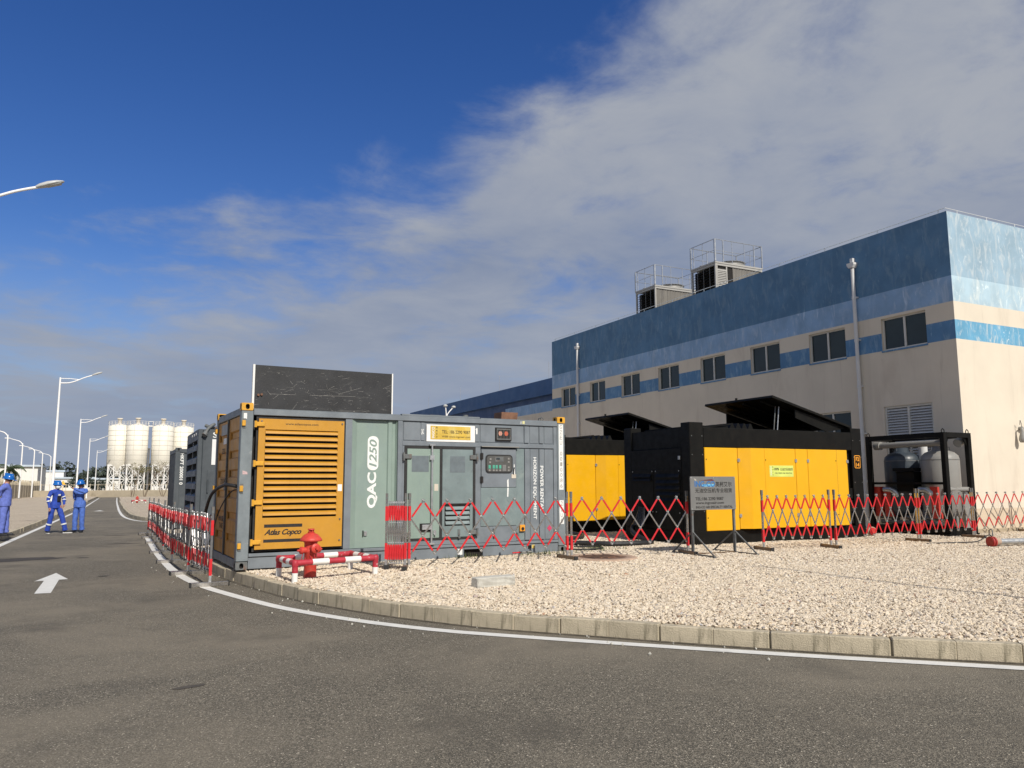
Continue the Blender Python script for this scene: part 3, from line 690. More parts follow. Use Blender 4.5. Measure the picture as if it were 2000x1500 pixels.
def window(a, b, c, d):
    m_ = MB(); t = 0.045
    m_.box(0.07, a, c, 0.12, b, c + t); m_.box(0.07, a, d - t, 0.12, b, d); m_.box(0.07, a, c + t, 0.12, a + t, d - t); m_.box(0.07, b - t, c + t, 0.12, b, d - t)
    ym = (a + b) / 2; m_.box(0.06, ym - 0.03, c + t, 0.12, ym + 0.03, d - t)
    w = m_.build('window', M_frame, bld)
    for p, q, xx in ((a + t, ym - 0.03, 0.095), (ym + 0.03, b - t, 0.105)):
        g = MB(); k1, k2 = random.uniform(-0.004, 0.004), random.uniform(-0.004, 0.004); g.prism([(xx + k1, p), (xx + k2, q), (xx + k2 + 0.008, q), (xx + k1 + 0.008, p)], c + t, d - t, XY); g.build('pane', M_glass, w)
    r = MB(); r.box(-0.02, a - 0.02, c - 0.05, 0.07, b + 0.02, c - 0.004); r.build('sill', M_plinth if c < 4 else M_mid, w)
for (a, b, c, d) in OPEN[:8]: window(a, b, c, d)
window(*OPEN[9])
a, b, c, d = OPEN[8]
m_ = MB(); t = 0.06
m_.box(0.04, a, c, 0.12, b, c + t); m_.box(0.04, a, d - t, 0.12, b, d); m_.box(0.04, a, c + t, 0.12, a + t, d - t); m_.box(0.04, b - t, c + t, 0.12, b, d - t); m_.box(0.03, (a + b) / 2 - 0.03, c + t, 0.12, (a + b) / 2 + 0.03, d - t)
lw = m_.build('louver_window', M_frame, bld)
sl = MB(); L = (b - a) / 2 - t - 0.03
sl.prism([(0.03, -0.038), (0.036, -0.038), (0.115, 0.034), (0.109, 0.034)], 0, L, lambda p, q, r: (p, r, q))
slm = sl.mesh('slat', M_pipe)
n = 26
for col0 in (a + t, (a + b) / 2 + 0.03):
    for i in range(n):
        link('slat', slm, lw, Matrix.Translation((0, col0, c + t + 0.045 + i * (d - c - 2 * t - 0.09) / (n - 1))))
bk = MB(); bk.box(0.125, a + 0.01, c + 0.01, 0.15, b - 0.01, d - 0.01); bk.build('backing', M_dark, lw)
def downpipe(y, ztop):
    m_ = MB(); x = -0.085
    m_.cyl((x, y, 0.15), (x, y, ztop), 0.055, n=14)
    for z in (1.5, 2.9, 4.3, 5.7, 7.0):
        if z < ztop: m_.cyl((x, y, z - 0.05), (x, y, z + 0.05), 0.064, n=14); m_.box(x, y - 0.09, z - 0.02, -0.003, y + 0.09, z + 0.02)
    p = m_.build('downpipe', M_pipe, bld)
    h = MB(); h.prism([(-0.07, ztop + 0.02), (-0.125, ztop + 0.11), (-0.125, ztop + 0.17), (0.125, ztop + 0.17), (0.125, ztop + 0.11), (0.07, ztop + 0.02)], -0.18, -0.004, lambda a_, b_, c_: (c_, y + a_, b_))
    h.box(-0.12, y - 0.05, ztop + 0.20, -0.003, y + 0.05, ztop + 0.32)
    h.build('rain_head', M_pipe, p)
downpipe(31.95 - BY, 7.93); downpipe(15.85 - BY, 7.90)
m_ = MB()   # lamp on the sunlit end wall
lx = 21.86 - BX
m_.cyl((lx + 0.02, -0.004, 2.93), (lx + 0.02, -0.10, 2.93), 0.05, n=10); m_.tube([(lx, -0.08, 2.93), (lx - 0.08, -0.12, 2.96), (lx - 0.13, -0.16, 2.93)], 0.018, 6)
m_.lathe([(0.0, 0.02), (0.035, 0.01), (0.04, -0.06), (0.055, -0.16), (0.085, -0.27), (0.09, -0.33), (0.06, -0.39), (0.0, -0.40)], 14, (lx - 0.13, -0.16, 2.93))
m_.tube([(lx - 0.13, -0.16, 2.93), (lx - 0.15, -0.17, 3.05), (lx - 0.16, -0.15, 3.14), (lx - 0.10, -0.10, 3.02)], 0.010, 5)
m_.build('wall_lamp', M_tank, bld)

# low wing further along, with a pale blue parapet
an = thing('low_wing', 'low beige wing with pale blue parapet beyond the tall blue hall', 'building', (BX, BY + BL, 0))
mb = MB(); z0 = 5.17
mb.quad((0.02, 5.6, -0.6), (0.02, 0.004, -0.6), (0.02, 0.004, z0), (0.02, 5.6, z0), 0); mb.quad((0.02, 5.6, z0), (0.02, 0.004, z0), (0.02, 0.004, 5.72), (0.02, 5.6, 5.72), 1)
mb.quad((9, 5.6, -0.6), (0.02, 5.6, -0.6), (0.02, 5.6, 5.72), (9, 5.6, 5.72), 0); mb.quad((0.02, 0.004, 5.72), (9, 0.004, 5.72), (9, 5.6, 5.72), (0.02, 5.6, 5.72), 2)
mb.build('wing_wall', [M_beige, M_sky, M_roof], an, fix=False)
wh = thing('warehouse', 'huge dark blue warehouse rising behind the beige factory hall', 'building', (32, 40, 0))
mb = MB(); mb.box(0, 0, 9.0, 30, 54, 10.35, 0); mb.box(0.35, 0.2, 7.6, 29.8, 53.8, 8.998, 1); mb.build('roof_fascia', [M_whouse, M_whouse2], wh)
mb = MB(); mb.box(0.5, 0.3, -1.2, 29.7, 53.7, 7.598); mb.build('wall', M_whouse2, wh)
for i in range(5):
    mb = MB(); mb.cyl((0.3, 8 + i * 10, 10.34), (0.3, 8 + i * 10, 11.9), 0.02, n=5); mb.build('lightning_rod', M_galv, wh)

# cooling towers on the roof
def tower(label, y0, y1, ztop, louver_panel):
    x0, x1 = 22.0, 24.66; dx, dy = x1 - x0, y1 - y0; t = thing('cooling_tower', label, 'cooling tower', (x0, y0, 8.32), 0, 'cooling towers on the factory roof'); h = ztop - 8.32
    m = MB()
    for (a, b) in ((0, 0), (dx - 0.07, 0), (0, dy - 0.07), (dx - 0.07, dy - 0.07)): m.box(a, b, 0, a + 0.07, b + 0.07, h)
    m.box(-0.02, -0.02, h + 0.002, dx + 0.02, dy + 0.02, h + 0.07); m.box(0.07, 0.0, h - 0.09, dx - 0.07, 0.07, h - 0.003); m.box(0, 0.07, h - 0.09, 0.07, dy - 0.07, h - 0.003)
    m.build('body_frame', M_towerwhite, t)
    m = MB(); m.box(0.21, 0.06, 0.02, dx - 0.09, dy - 0.012, h - 0.1); m.build('core', M_dark, t)
    sl = MB(); sl.prism([(0.03, 0.0), (0.04, 0.0), (0.20, 0.10), (0.19, 0.10)], 0.08, dy - 0.08, lambda a, b, c: (a, c, b)); me = sl.mesh('slat', M_board)
    for i in range(18): link('slat', me, t, Matrix.Translation((0, 0, 0.25 + i * (h - 0.5) / 17)))
    for q in (0.25, 0.5, 0.75):
        m = MB(); m.box(0.015, dy * q - 0.012, 0.1, 0.03, dy * q + 0.012, h - 0.1); m.build('mullion', M_castgrey, t)
    s = 0.98 if louver_panel else 0.075
    m = MB(); n = int((dx - 0.08 - s) / 0.15)
    for i in range(n):
        a = s + i * (dx - 0.08 - s) / n; b = a + (dx - 0.08 - s) / n
        m.quad((a, 0.035, 0.02), ((a * 0.6 + b * 0.4), 0.035, 0.02), ((a * 0.6 + b * 0.4), 0.035, h - 0.09), (a, 0.035, h - 0.09)); m.quad(((a * 0.6 + b * 0.4), 0.035, 0.02), ((a + b) / 2, 0.058, 0.02), ((a + b) / 2, 0.058, h - 0.09), ((a * 0.6 + b * 0.4), 0.035, h - 0.09))
        m.quad(((a + b) / 2, 0.058, 0.02), (b, 0.035, 0.02), (b, 0.035, h - 0.09), ((a + b) / 2, 0.058, h - 0.09))
    m.build('ribbed_panel', M_tower, t, fix=False)
    if louver_panel:
        m = MB(); m.box(0.09, 0.01, 0.3, 0.13, 0.06, h - 0.1); m.box(0.60, 0.01, 0.3, 0.66, 0.06, h - 0.1); m.box(0.13, 0.01, h - 0.32, 0.60, 0.06, h - 0.24)
        for i in range(22): m.box(0.135, 0.03, 0.5 + i * 0.075, 0.595, 0.05, 0.55 + i * 0.075)
        m.build('louver_panel', M_towerwhite, t)
    m = MB(); m.lathe([(0.70, 0.0), (0.66, 0.08), (0.64, 0.16), (0.67, 0.19), (0.71, 0.21), (0.68, 0.205), (0.60, 0.14), (0.0, 0.11)], 28, (dx * 0.56, dy * 0.5, h + 0.072)); m.build('fan_ring', M_tank, t)
    m = MB(); m.cyl((0.35, dy * 0.75, h + 0.07), (0.35, dy * 0.75, h + 0.16), 0.11, n=12); m.cyl((0.35, dy * 0.75, h + 0.16), (0.35, dy * 0.75, h + 0.19), 0.16, n=12); m.build('inlet_cap', M_towerwhite, t)
    m = MB(); H_ = 0.98
    for z, r in ((h + 0.07 + H_, 0.018), (h + 0.07 + H_ * 0.5, 0.012)):
        m.tube([(0, 0, z), (dx, 0, z), (dx, dy, z), (0, dy, z), (0, 0, z)], r, 5)
    for i, (a, b, w) in enumerate([(0, 0, 0.05), (dx, 0, 0.035), (dx, dy, 0.03), (0, dy, 0.04), (dx * 0.17, 0, 0.028), (dx * 0.36, 0, 0.013), (dx * 0.62, 0, 0.013), (dx * 0.83, 0, 0.028), (0, dy * 0.5, 0.015), (0, dy * 0.88, 0.02), (dx, dy * 0.45, 0.015), (dx * 0.35, dy, 0.02), (dx * 0.7, dy, 0.015)]):
        m.box(a - w * .7, b - w * .7, h + 0.072, a + w * .7, b + w * .7, h + 0.07 + H_)
    m.build('guard_railing', M_galv, t)
tower('nearer rooftop cooling tower with a white louvre panel beside a dark gap', 24.85, 26.43, 10.78, True)
tower('farther rooftop cooling tower with fully ribbed sunlit side', 29.08, 30.64, 10.74, False)

# ------------------------------------------------------------------ street lamps
def street_lamp(x, y, label, group, H_=10.0, rz=0.0):
    t = thing('street_lamp', label, 'street lamp', (x, y, G(y) + 0.13), rz, group)
    m = MB(); m.cyl((0, 0, 0), (0, 0, H_ + 0.16), 0.115, 0.06, 14); m.cyl((0, 0, 0), (0, 0, 0.03), 0.22, n=14)
    m.build('pole', M_lamp, t)
    m = MB(); a = [(0.05, 0, H_ - 0.28), (0.6, 0, H_ - 0.24), (1.1, 0, H_ - 0.06), (1.6, 0, H_ + 0.20), (2.0, 0, H_ + 0.37), (2.25, 0, H_ + 0.46)]
    m.tube(smooth_path(a, 4), 0.045, 8); m.tube([(0.05, 0, H_ + 0.08), (0.7, 0, H_ + 0.10), (1.25, 0, H_ + 0.06)], 0.03, 7)
    m.build('arm', M_lamp, t)
    m = MB(); sec = []
    for (u, w, h) in ((0, 0.06, 0.05), (0.12, 0.11, 0.09), (0.35, 0.15, 0.11), (0.6, 0.14, 0.085), (0.76, 0.07, 0.04), (0.80, 0.01, 0.01)):
        sec.append([(u, w * cos(radians(k)), h * max(sin(radians(k)), -0.35)) for k in range(0, 360, 30)])
    v = [p for q in sec for p in q]; n = 12
    Mh = Matrix.Translation((2.2, 0, H_ + 0.45)) @ Matrix.Rotation(radians(-23), 4, 'Y')
    m.add(v, [(i * n + k, i * n + (k + 1) % n, (i + 1) * n + (k + 1) % n, (i + 1) * n + k) for i in range(5) for k in range(n)], 0, True, Mh); m.add(v[:n], [tuple(range(n))], 0, False, Mh)
    hd = m.build('lamp_head', M_lamphead, t)
    m = MB(); m.box(0.30, -0.11, -0.055, 0.70, 0.11, -0.036, 0, 0, Mh); m.build('lens', M_lens, hd)
    return t
LG = 'tall white street lamps along the left side of the road'
street_lamp(-5.16, 26.7, 'nearest street lamp, only its grey head and arm reaching in at the left edge', LG)
street_lamp(-5.14, 70, 'tallest full white street lamp, standing behind the masked worker', LG)
street_lamp(-5.54, 110, 'second white street lamp along the road, behind the pointing worker', LG)
street_lamp(-6.03, 151, 'third white street lamp along the road, left of the cream silos', LG)
street_lamp(-6.30, 197, 'farthest white street lamp beside the leftmost cream silo', LG)
t = thing('shadow_caster', 'unseen pole added behind the camera to cast a faint shadow on the gravel', 'shadow_caster', (9.72, -2.2, 0.1)); m = MB(); m.cyl((0, 0, 0), (0, 0, 9.9), 0.05, 0.03, 10); m.build('pole', M_lamp, t)  # pole added out of view only for its shadow streaks on the gravel
def curved_lamp(x, y, label):
    t = thing('street_lamp', label, 'street lamp', (x, y, G(y) + 0.13), 0, 'white lamps with curved necks by the picket fence')
    m = MB(); H_ = 9.9; p = [(0, 0, 0), (0, 0, 4), (0, 0, H_ - 1.0), (-0.12, 0, H_ - 0.5), (-0.45, 0, H_ - 0.12), (-1.0, 0, H_ + 0.08), (-1.9, 0, H_ + 0.35)]
    m.tube(smooth_path(p, 4), [0.13 - 0.08 * i / 24 for i in range(25)], 9); m.build('pole', M_lamp, t)
    m = MB(); m.box(-2.7, -0.13, H_ + 0.32, -1.85, 0.13, H_ + 0.48, 0, 0.05); m.build('lamp_head', M_lamp, t)
for x, y, l in ((-15.94, 134, 'nearest curved-neck lamp at the left edge of the picture'), (-16.42, 157, 'second curved-neck lamp from the left edge, right of the palm'), (-16.92, 182, 'third curved-neck lamp from the left edge'), (-16.75, 197, 'fourth curved-neck lamp from the left edge'), (-17.0, 221, 'fifth curved-neck lamp, just left of the tallest street lamp')): curved_lamp(x, y, l)
t = thing('street_lamp', 'small twin-headed white street lamp showing above the grey container roof', 'street lamp', (29.5, 75, G(75)))
m = MB(); m.cyl((0, 0, 0), (0, 0, 8.6), 0.12, 0.08, 10); m.build('pole', M_lamp, t)
for s, hx, hz in ((-0.15, -0.1, 9.85), (0.7, 0.7, 9.75)):
    m = MB(); m.tube(smooth_path([(0, 0, 8.5), (hx * 0.2, 0, 9.1), (hx, 0, hz)], 5), 0.06, 7); m.build('arm', M_lamp, t)
    m = MB(); m.lathe([(0.0, 0.16), (0.16, 0.12), (0.24, 0.0), (0.2, -0.1), (0.0, -0.14)], 12, (hx * 1.15, 0, hz + 0.1)); m.build('lamp_head', M_lamphead, t)

# ------------------------------------------------------------------ cement silos and far background
def silo(label, x, y, r=2.3):
    g = G(y); t = thing('cement_silo', label, 'silo', (x, y, g), 0, 'cream cement silos on white frames'); b, h = 5.73 - g, 14.75 - g
    m = MB(); m.lathe([(0.3, b - 2.6), (r * 0.45, b - 1.4), (r, b), (r, h), (r * 0.55, h + 0.38), (0.25, h + 0.62), (0, h + 0.62)], 40); m.build('shell', M_silo, t)
    m = MB()
    for i in range(1, 8): z = b + (h - b) * i / 8; m.lathe([(r + 0.004, z - 0.05), (r + 0.03, z), (r + 0.004, z + 0.05)], 40)
    for k in (0.9, 2.2, 3.6, 4.4, 5.2): m.box(r * cos(k) - 0.03, r * sin(k) - 0.03, b, r * cos(k) + 0.03, r * sin(k) + 0.03, h)
    m.build('seam', M_siloseam, t)
    m = MB(); m.lathe([(0.42, h + 0.4), (0.42, h + 1.6), (0.62, h + 1.62), (0.62, h + 1.9), (0.0, h + 1.95)], 14); m.build('vent_filter', mat('vent_beige', (0.68, 0.62, 0.52), 0.7, 0, 0.1, 2), t)
    m = MB(); n = 16
    for k in range(n):
        a = 2 * pi * k / n; m.cyl((r * cos(a), r * sin(a), h), (r * cos(a), r * sin(a), h + 1.1), 0.035, n=4)
    for z in (h + 0.55, h + 1.1): m.tube([(r * cos(2 * pi * k / 24), r * sin(2 * pi * k / 24), z) for k in range(25)], 0.035, 4)
    m.build('railing', M_silowhite, t)
    q = r * 0.80; P = [(-q, -q), (q, -q), (q, q), (-q, q)]
    for a in P + [(-q * 0.36, -q), (q * 0.36, -q), (-q * 0.36, q), (q * 0.36, q)]: m = MB(); w_ = 0.16 if a in P else 0.11; m.box(a[0] - w_, a[1] - w_, 0, a[0] + w_, a[1] + w_, b); m.build('leg', M_silowhite, t)
    m = MB()
    for (p0, p1) in zip(P, P[1:] + P[:1]):
        for z0, z1 in ((0.6, b * 0.55), (b * 0.55, b - 0.1)):
            m.bar((p0[0], p0[1], z0), (p1[0], p1[1], z1), 0.14, 0.14); m.bar((p1[0], p1[1], z0), (p0[0], p0[1], z1), 0.14, 0.14)
        m.bar((p0[0], p0[1], b * 0.55), (p1[0], p1[1], b * 0.55), 0.2, 0.2)
        m.bar((p0[0], p0[1], b - 0.05), (p1[0], p1[1], b - 0.05), 0.3, 0.3)
    for yy in (-q, q):
        for xa, xb in ((-q, -q * 0.36), (-q * 0.36, q * 0.36), (q * 0.36, q)):
            for z0, z1 in ((0.3, b * 0.55), (b * 0.55, b - 0.1)):
                m.bar((xa, yy - 0.1, z0), (xb, yy - 0.1, z1), 0.09, 0.09); m.bar((xb, yy - 0.12, z0), (xa, yy - 0.12, z1), 0.09, 0.09)
    m.build('bracing', M_silowhite, t)
    m = MB(); m.box(-r * 0.85, -r * 0.7, 0, r * 0.3, r * 0.7, 2.3, 0, 0.1); m.box(r * 0.35, -r * 0.6, 0, r * 0.8, r * 0.6, 1.7, 0, 0.1); m.build('plinth', M_silowhite, t)
silo('leftmost cream cement silo of the four', -2.16, 201.8); silo('second cream cement silo from the left', 1.67, 199.2)
silo('third cream cement silo from the left, behind the dark pipe', 7.0, 199.2); silo('rightmost cream cement silo, partly behind the grey containers', 11.6, 201.8)
m = MB(); m.cyl((4.2, 197.2, -1.4), (4.2, 197.2, 9.3), 0.22, n=12); m.cyl((4.2, 197.2, 9.3), (4.2, 197.2, 9.6), 0.28, n=12)
tag(m.build('dark_pipe', mat('pipe_grey', (0.14, 0.14, 0.14), 0.6, 0, 0.1, 1)), 'tall thin dark pipe between the middle two cream silos', 'pipe')
m = MB()
for dz in (0, 1): m.bar((3.9, 199, 14.9 + dz * 1.0), (4.8, 199, 14.9 + dz * 1.0), 0.1)
m.box(3.9, 198.8, 14.7, 4.8, 199.4, 14.85); m.bar((3.9, 199, 14.8), (3.9, 199, 16), 0.1); m.bar((4.8, 199, 14.8), (4.8, 199, 16), 0.1)
tag(m.build('catwalk', M_silowhite), 'small white catwalk bridging the two middle silo tops', 'catwalk')

def leaf_cloud(mb, c, r, n, size, rn, flat=0.75, mi=0):
    for _ in range(n):
        while True:
            p = Vector((rn.uniform(-1, 1), rn.uniform(-1, 1), rn.uniform(-1, 1)))
            if 0.25 < p.length < 1: break
        p = Vector((c[0] + p.x * r[0], c[1] + p.y * r[1], c[2] + p.z * r[2]))
        a = Vector((rn.uniform(-1, 1), rn.uniform(-1, 1), rn.uniform(-1, 1))).normalized(); b = a.cross(Vector((rn.uniform(-1, 1), rn.uniform(-1, 1), rn.uniform(-1, 1)))).normalized()
        s = size * rn.uniform(0.6, 1.3)
        mb.add([p - a * s, p + b * s * 0.55, p + a * s, p - b * s * 0.55], [(0, 1, 2, 3)], mi)
# far-off wood along the horizon
rn = random.Random(11); mb = MB()
x = -75.0
while x < 60:
    h = rn.uniform(6.5, 10.5); w = rn.uniform(3, 6); y = rn.uniform(285, 315)
    leaf_cloud(mb, (x, y, -1.4 + h * 0.5), (w, 5, h * 0.52), 330, 0.75, rn)
    x += w * 0.6
stuff(tag(mb.build('far_wood', M_leaffar, fix=False), 'dark far-off wood along the horizon behind the low buildings', 'wood'))
# bare dry shrubs at the end of the road
def shrub(label, x, y, h, seed, nl, grp='dry shrubs in front of the silos'):
    rn = random.Random(seed); t = thing('dry_shrub', label, 'shrub', (x, y, G(y)), 0, grp); m = MB(); lf = MB()
    def br(p, d, L, r, k):
        q = p + d * L; mid = (p + q) / 2 + Vector((rn.uniform(-1, 1), rn.uniform(-1, 1), 0)) * L * 0.06
        m.tube([p, mid, q], [r, r * 0.8, r * 0.6], 5)
        if k == 0:
            leaf_cloud(lf, q, (0.35, 0.35, 0.35), nl, 0.10, rn); return
        for i in range(rn.choice((2, 3, 3))):
            nd = (d + Vector((rn.uniform(-1, 1), rn.uniform(-1, 1), rn.uniform(-0.1, 0.6))) * 0.62).normalized(); br(q, nd, L * rn.uniform(0.58, 0.8), r * 0.6, k - 1)
    for i in range(3): br(Vector((rn.uniform(-.3, .3), rn.uniform(-.3, .3), 0)), Vector((rn.uniform(-.35, .35), rn.uniform(-.35, .35), 1)).normalized(), h * 0.33, 0.075, 3)
    m.build('branches', M_bark, t); stuff(lf.build('leaves', M_bush, t, fix=False))
shrub('bare dry shrub in front of the second silo', 1.1, 170, 7.6, 3, 8); shrub('dry yellowish shrub beside the dark pipe', 3.4, 172, 7.8, 5, 12); shrub('thin bare shrub in front of the third silo', 6.6, 170, 8.4, 8, 3)
# end-of-road boundary: low wall with pickets, and the long picket fence on the left
def picket_fence(name, label, p0, p1, hw, hp, step, pw, base):
    t = thing(name, label, 'fence', (0, 0, 0)); L = sqrt((p1[0] - p0[0]) ** 2 + (p1[1] - p0[1]) ** 2); ang = atan2(p1[1] - p0[1], p1[0] - p0[0])
    def P(s): return (p0[0] + (p1[0] - p0[0]) * s / L, p0[1] + (p1[1] - p0[1]) * s / L)
    m = MB(); n = int(L / 6)
    for i in range(n):
        a = P(L * i / n); b = P(L * (i + 1) / n)
        m.bar((a[0], a[1], G(a[1]) + hw / 2), (b[0], b[1], G(b[1]) + hw / 2), 0.25, hw + 0.3)
    m.build('wall', base, t)
    m = MB(); k = int(L / step)
    for i in range(k):
        q = P(i * step); m.bar((q[0], q[1], G(q[1])), (q[0], q[1], G(q[1]) + hp * (1.0 if i % 10 else 1.08)), pw if i % 10 else pw * 2, 0.06)
    for z in (0.5, 0.92):
        a = P(0); b = P(L); 
        for i in range(n):
            a = P(L * i / n); b = P(L * (i + 1) / n); m.bar((a[0], a[1], G(a[1]) + hp * z), (b[0], b[1], G(b[1]) + hp * z), 0.07, 0.07)
    stuff(m.build('pickets', M_picket, t))
picket_fence('picket_fence', 'long beige picket fence on the far left below the white house', (-17.5, 100), (-18.2, 215), 2.4, 3.3, 0.45, 0.16, M_farwall)
picket_fence('boundary_fence', 'low wall with pale pickets closing the end of the road', (-17.5, 190), (40, 190), 1.3, 2.9, 1.5, 0.12, M_farwall)
m = MB(); m.prism([(-0.5, 0), (0.5, 0), (0, 0.9)], -0.03, 0.03, lambda a, b, c: (a, c, b)); m.box(-0.05, 0.035, -2.8, 0.05, 0.1, 0.2)
o = m.build('warning_sign', mat('sign_yellow', (0.75, 0.45, 0.05), 0.6, 0, 0.05, 3)); o.location = (-11.9, 187, G(187) + 2.7); tag(o, 'tiny yellow triangular warning sign in front of the end fence', 'sign')
# houses
def house(label, x0, x1, y0, y1, h, roofover=0.6, wins=4):
    g = G(y0); t = thing('house', label, 'building', (x0, y0, g)); w = x1 - x0; d = y1 - y0
    m = MB(); m.box(0, 0, 0, w, d, h); m.build('wall', M_house, t)
    m = MB(); m.box(-roofover, -roofover, h + 0.003, w + roofover, d + roofover, h + 0.45); m.build('roof', M_houseroof, t)
    for i in range(wins):
        a = w * (i + 0.5) / wins; m = MB(); m.box(a - 0.6, -0.05, h * 0.42, a + 0.6, -0.01, h * 0.74); m.build('window', M_glass, t)
house('tall white house with pale roof slab behind the palm', -40, -20.2, 228, 250, 7.2, 0.6, 0)
house('long low white house beyond the road end, left part', -19.0, -8.6, 262, 275, 4.4, 0.4, 5); house('low white house left of the silos', -9.6, -2.0, 240, 250, 4.0, 0.4, 3)
house('white block half hidden behind the lamp posts', -24.5, -17.5, 275, 285, 6.6, 0.3, 2)
# a bushy tree between the houses
def round_tree(label, x, y, h, seed):
    rn = random.Random(seed); t = thing('leafy_tree', label, 'tree', (x, y, G(y))); m = MB(); m.tube([(0, 0, 0), (0.1, 0, h * 0.3), (0, 0.1, h * 0.6)], [0.25, 0.2, 0.1], 7); m.build('trunk', M_bark, t)
    lf = MB()
    for i in range(9): leaf_cloud(lf, (rn.uniform(-2.2, 2.2), rn.uniform(-1.5, 1.5), h * rn.uniform(0.45, 0.85)), (1.5, 1.3, 1.0), 130, 0.22, rn)
    lf.build('crown', M_leaffar, t, fix=False)
round_tree('bushy dark green tree in front of the low white houses', -10.6, 232, 6.2, 4); round_tree('small dark tree right of the bushy one', -6.6, 236, 4.6, 9)
# palm
rn = random.Random(5); t = thing('palm_tree', 'ragged coconut palm beside the white house at the left edge', 'tree', (-17.4, 150, G(150)))
m = MB(); H_ = 5.0; m.tube([(0, 0, 0), (0.1, 0, 1.6), (0.05, 0, 3.4), (0.15, 0, H_)], [0.3, 0.22, 0.19, 0.2], 9); m.build('trunk', M_bark, t)
for k in range(22):
    a = 2 * pi * k / 22 + rn.uniform(-.2, .2); el = rn.uniform(-0.5, 1.1); L = rn.uniform(2.0, 2.9); m = MB(); pts = []
    d = Vector((cos(a), sin(a), 0)); p = Vector((0.15, 0, H_)); e = el
    for i in range(9):
        pts.append(p.copy()); p = p + (d * cos(e) + Vector((0, 0, 1)) * sin(e)) * (L / 8); e -= 0.24
    m.tube(pts, [0.05 - 0.004 * i for i in range(9)], 4)
    for i in range(1, 9):
        for s in (-1, 1):
            for f in (0.0, 0.5):
                q = pts[i - 1].lerp(pts[i], f); sd_ = Vector((-d.y, d.x, 0)) * s; l = 0.85 * (1 - abs(i - 4) / 9)
                tip = q + (sd_ * 0.75 + d * 0.45 + Vector((0, 0, -0.75))) * l * rn.uniform(0.7, 1.1); m.add([q - d * 0.07, q + d * 0.07, tip], [(0, 1, 2)])
    m.build('frond', M_leaf, t, fix=False)

# ------------------------------------------------------------------ grey generator container with yellow louvred door
gen = thing('generator_container', 'grey-green generator container with big yellow louvred door and upright roof hatch', 'generator', (1.5585, 12.717, GZ), 0.0537)
CL, CW, CH = 6.058, 2.438, 2.591
m = MB(); m.box(0.004, 0.004, 0.125, 0.185, 0.16, 2.463, 0, 0.008); m.build('corner_post', M_steeledge, gen)
m = MB(); m.box(5.885, 0.004, 0.125, CL - 0.004, 0.16, 2.463, 0, 0.008); m.build('corner_post', M_steeledge, gen)
m = MB(); m.box(0.004, CW - 0.12, 0.125, 0.16, CW - 0.004, 2.463, 0, 0.008); m.build('corner_post', M_steelgrey, gen)
m = MB(); m.box(5.885, CW - 0.16, 0.125, CL - 0.004, CW - 0.004, 2.463, 0, 0.008); m.build('corner_post', M_steelgrey, gen)
def casting(x, y, z, mt, front=True, inner=M_dark):
    w, d, h = 0.178, 0.162, 0.118; m_ = MB(); yf = y if front else y + d - 0.02
    plate_hole(m_, x, z, x + w, z + h, 0.062, 0.085, yf, yf + 0.02, 0, 1)
    y0, y1 = (y + 0.02, y + d) if front else (y, y + d - 0.02)
    # left and right cheek plates with holes, top and bottom plates, back
    plate_hole(m_, y0, z + 0.0, y1, z + h, 0.06, 0.08, x, x + 0.016, 0, 1, YZ); plate_hole(m_, y0, z, y1, z + h, 0.06, 0.08, x + w - 0.016, x + w, 0, 1, YZ)
    m_.box(x + 0.016, y0, z, x + w - 0.016, y1, z + 0.016); m_.box(x + 0.016, y0, z + h - 0.016, x + w - 0.016, y1, z + h)
    m_.box(x + 0.018, y0 + 0.045, z + 0.018, x + w - 0.018, y1 - 0.03, z + h - 0.018, 1)
    m_.build('corner_casting', [mt, inner], gen)
for x in (0, CL - 0.178):
    casting(x, -0.004, CH - 0.126, M_cast); casting(x, 0, 0.0, M_castgrey); casting(x, CW - 0.162, CH - 0.126, M_cast, False); casting(x, CW - 0.162, 0, M_castgrey, False)
# rails
m = MB(); m.box(0.187, 0.0, 2.395, 5.883, 0.07, 2.485, 0, 0.006); m.box(0.187, 0.012, 2.487, 2.66, 0.10, 2.50); m.box(2.68, 0.004, 2.488, 4.2, 0.10, 2.515); m.box(4.22, 0.012, 2.487, 5.883, 0.10, 2.50); m.build('top_rail', M_steelgrey, gen)
m = MB()
for a, b in ((0.187, 3.898), (4.275, 5.883)): m.box(a, 0.02, 0.005, b, 0.12, 0.185, 0, 0.004)
m.box(3.90, 0.02, 0.142, 4.273, 0.12, 0.185); m.box(0.187, -0.004, 0.19, 5.883, 0.10, 0.238, 0, 0.005); m.build('bottom_rail', M_steelgrey, gen)
m = MB(); m.box(3.90, 0.10, 0.01, 4.273, 0.9, 0.14); m.build('forklift_pocket', M_dark, gen)
m = MB(); m.box(0.162, CW - 0.06, 0.005, 5.883, CW - 0.01, 2.485); m.build('rear_wall', M_steelgrey, gen)
m = MB(); m.box(CL - 0.06, 0.16, 0.005, CL - 0.012, CW - 0.162, 2.485); m.build('end_wall', M_steelgrey, gen)
m = MB(); m.box(0.05, 0.10, 2.42, CL - 0.05, CW - 0.08, 2.47); m.build('roof', M_steelgrey, gen)
m = MB(); m.box(0.17, 0.13, 0.2, CL - 0.07, CW - 0.1, 2.41); m.build('inner_body', M_dark, gen)
m = MB(); m.box(0.162, 0.165, 0.01, CL - 0.06, CW - 0.162, 0.19); m.build('base', M_dark, gen)
m = MB()
for x in (0.2, 0.9, 1.5, 5.5): m.tube([(x, 0.07, 2.50), (x, 0.07, 2.54), (x + 0.05, 0.07, 2.55), (x + 0.05, 0.07, 2.50)], 0.008, 5)
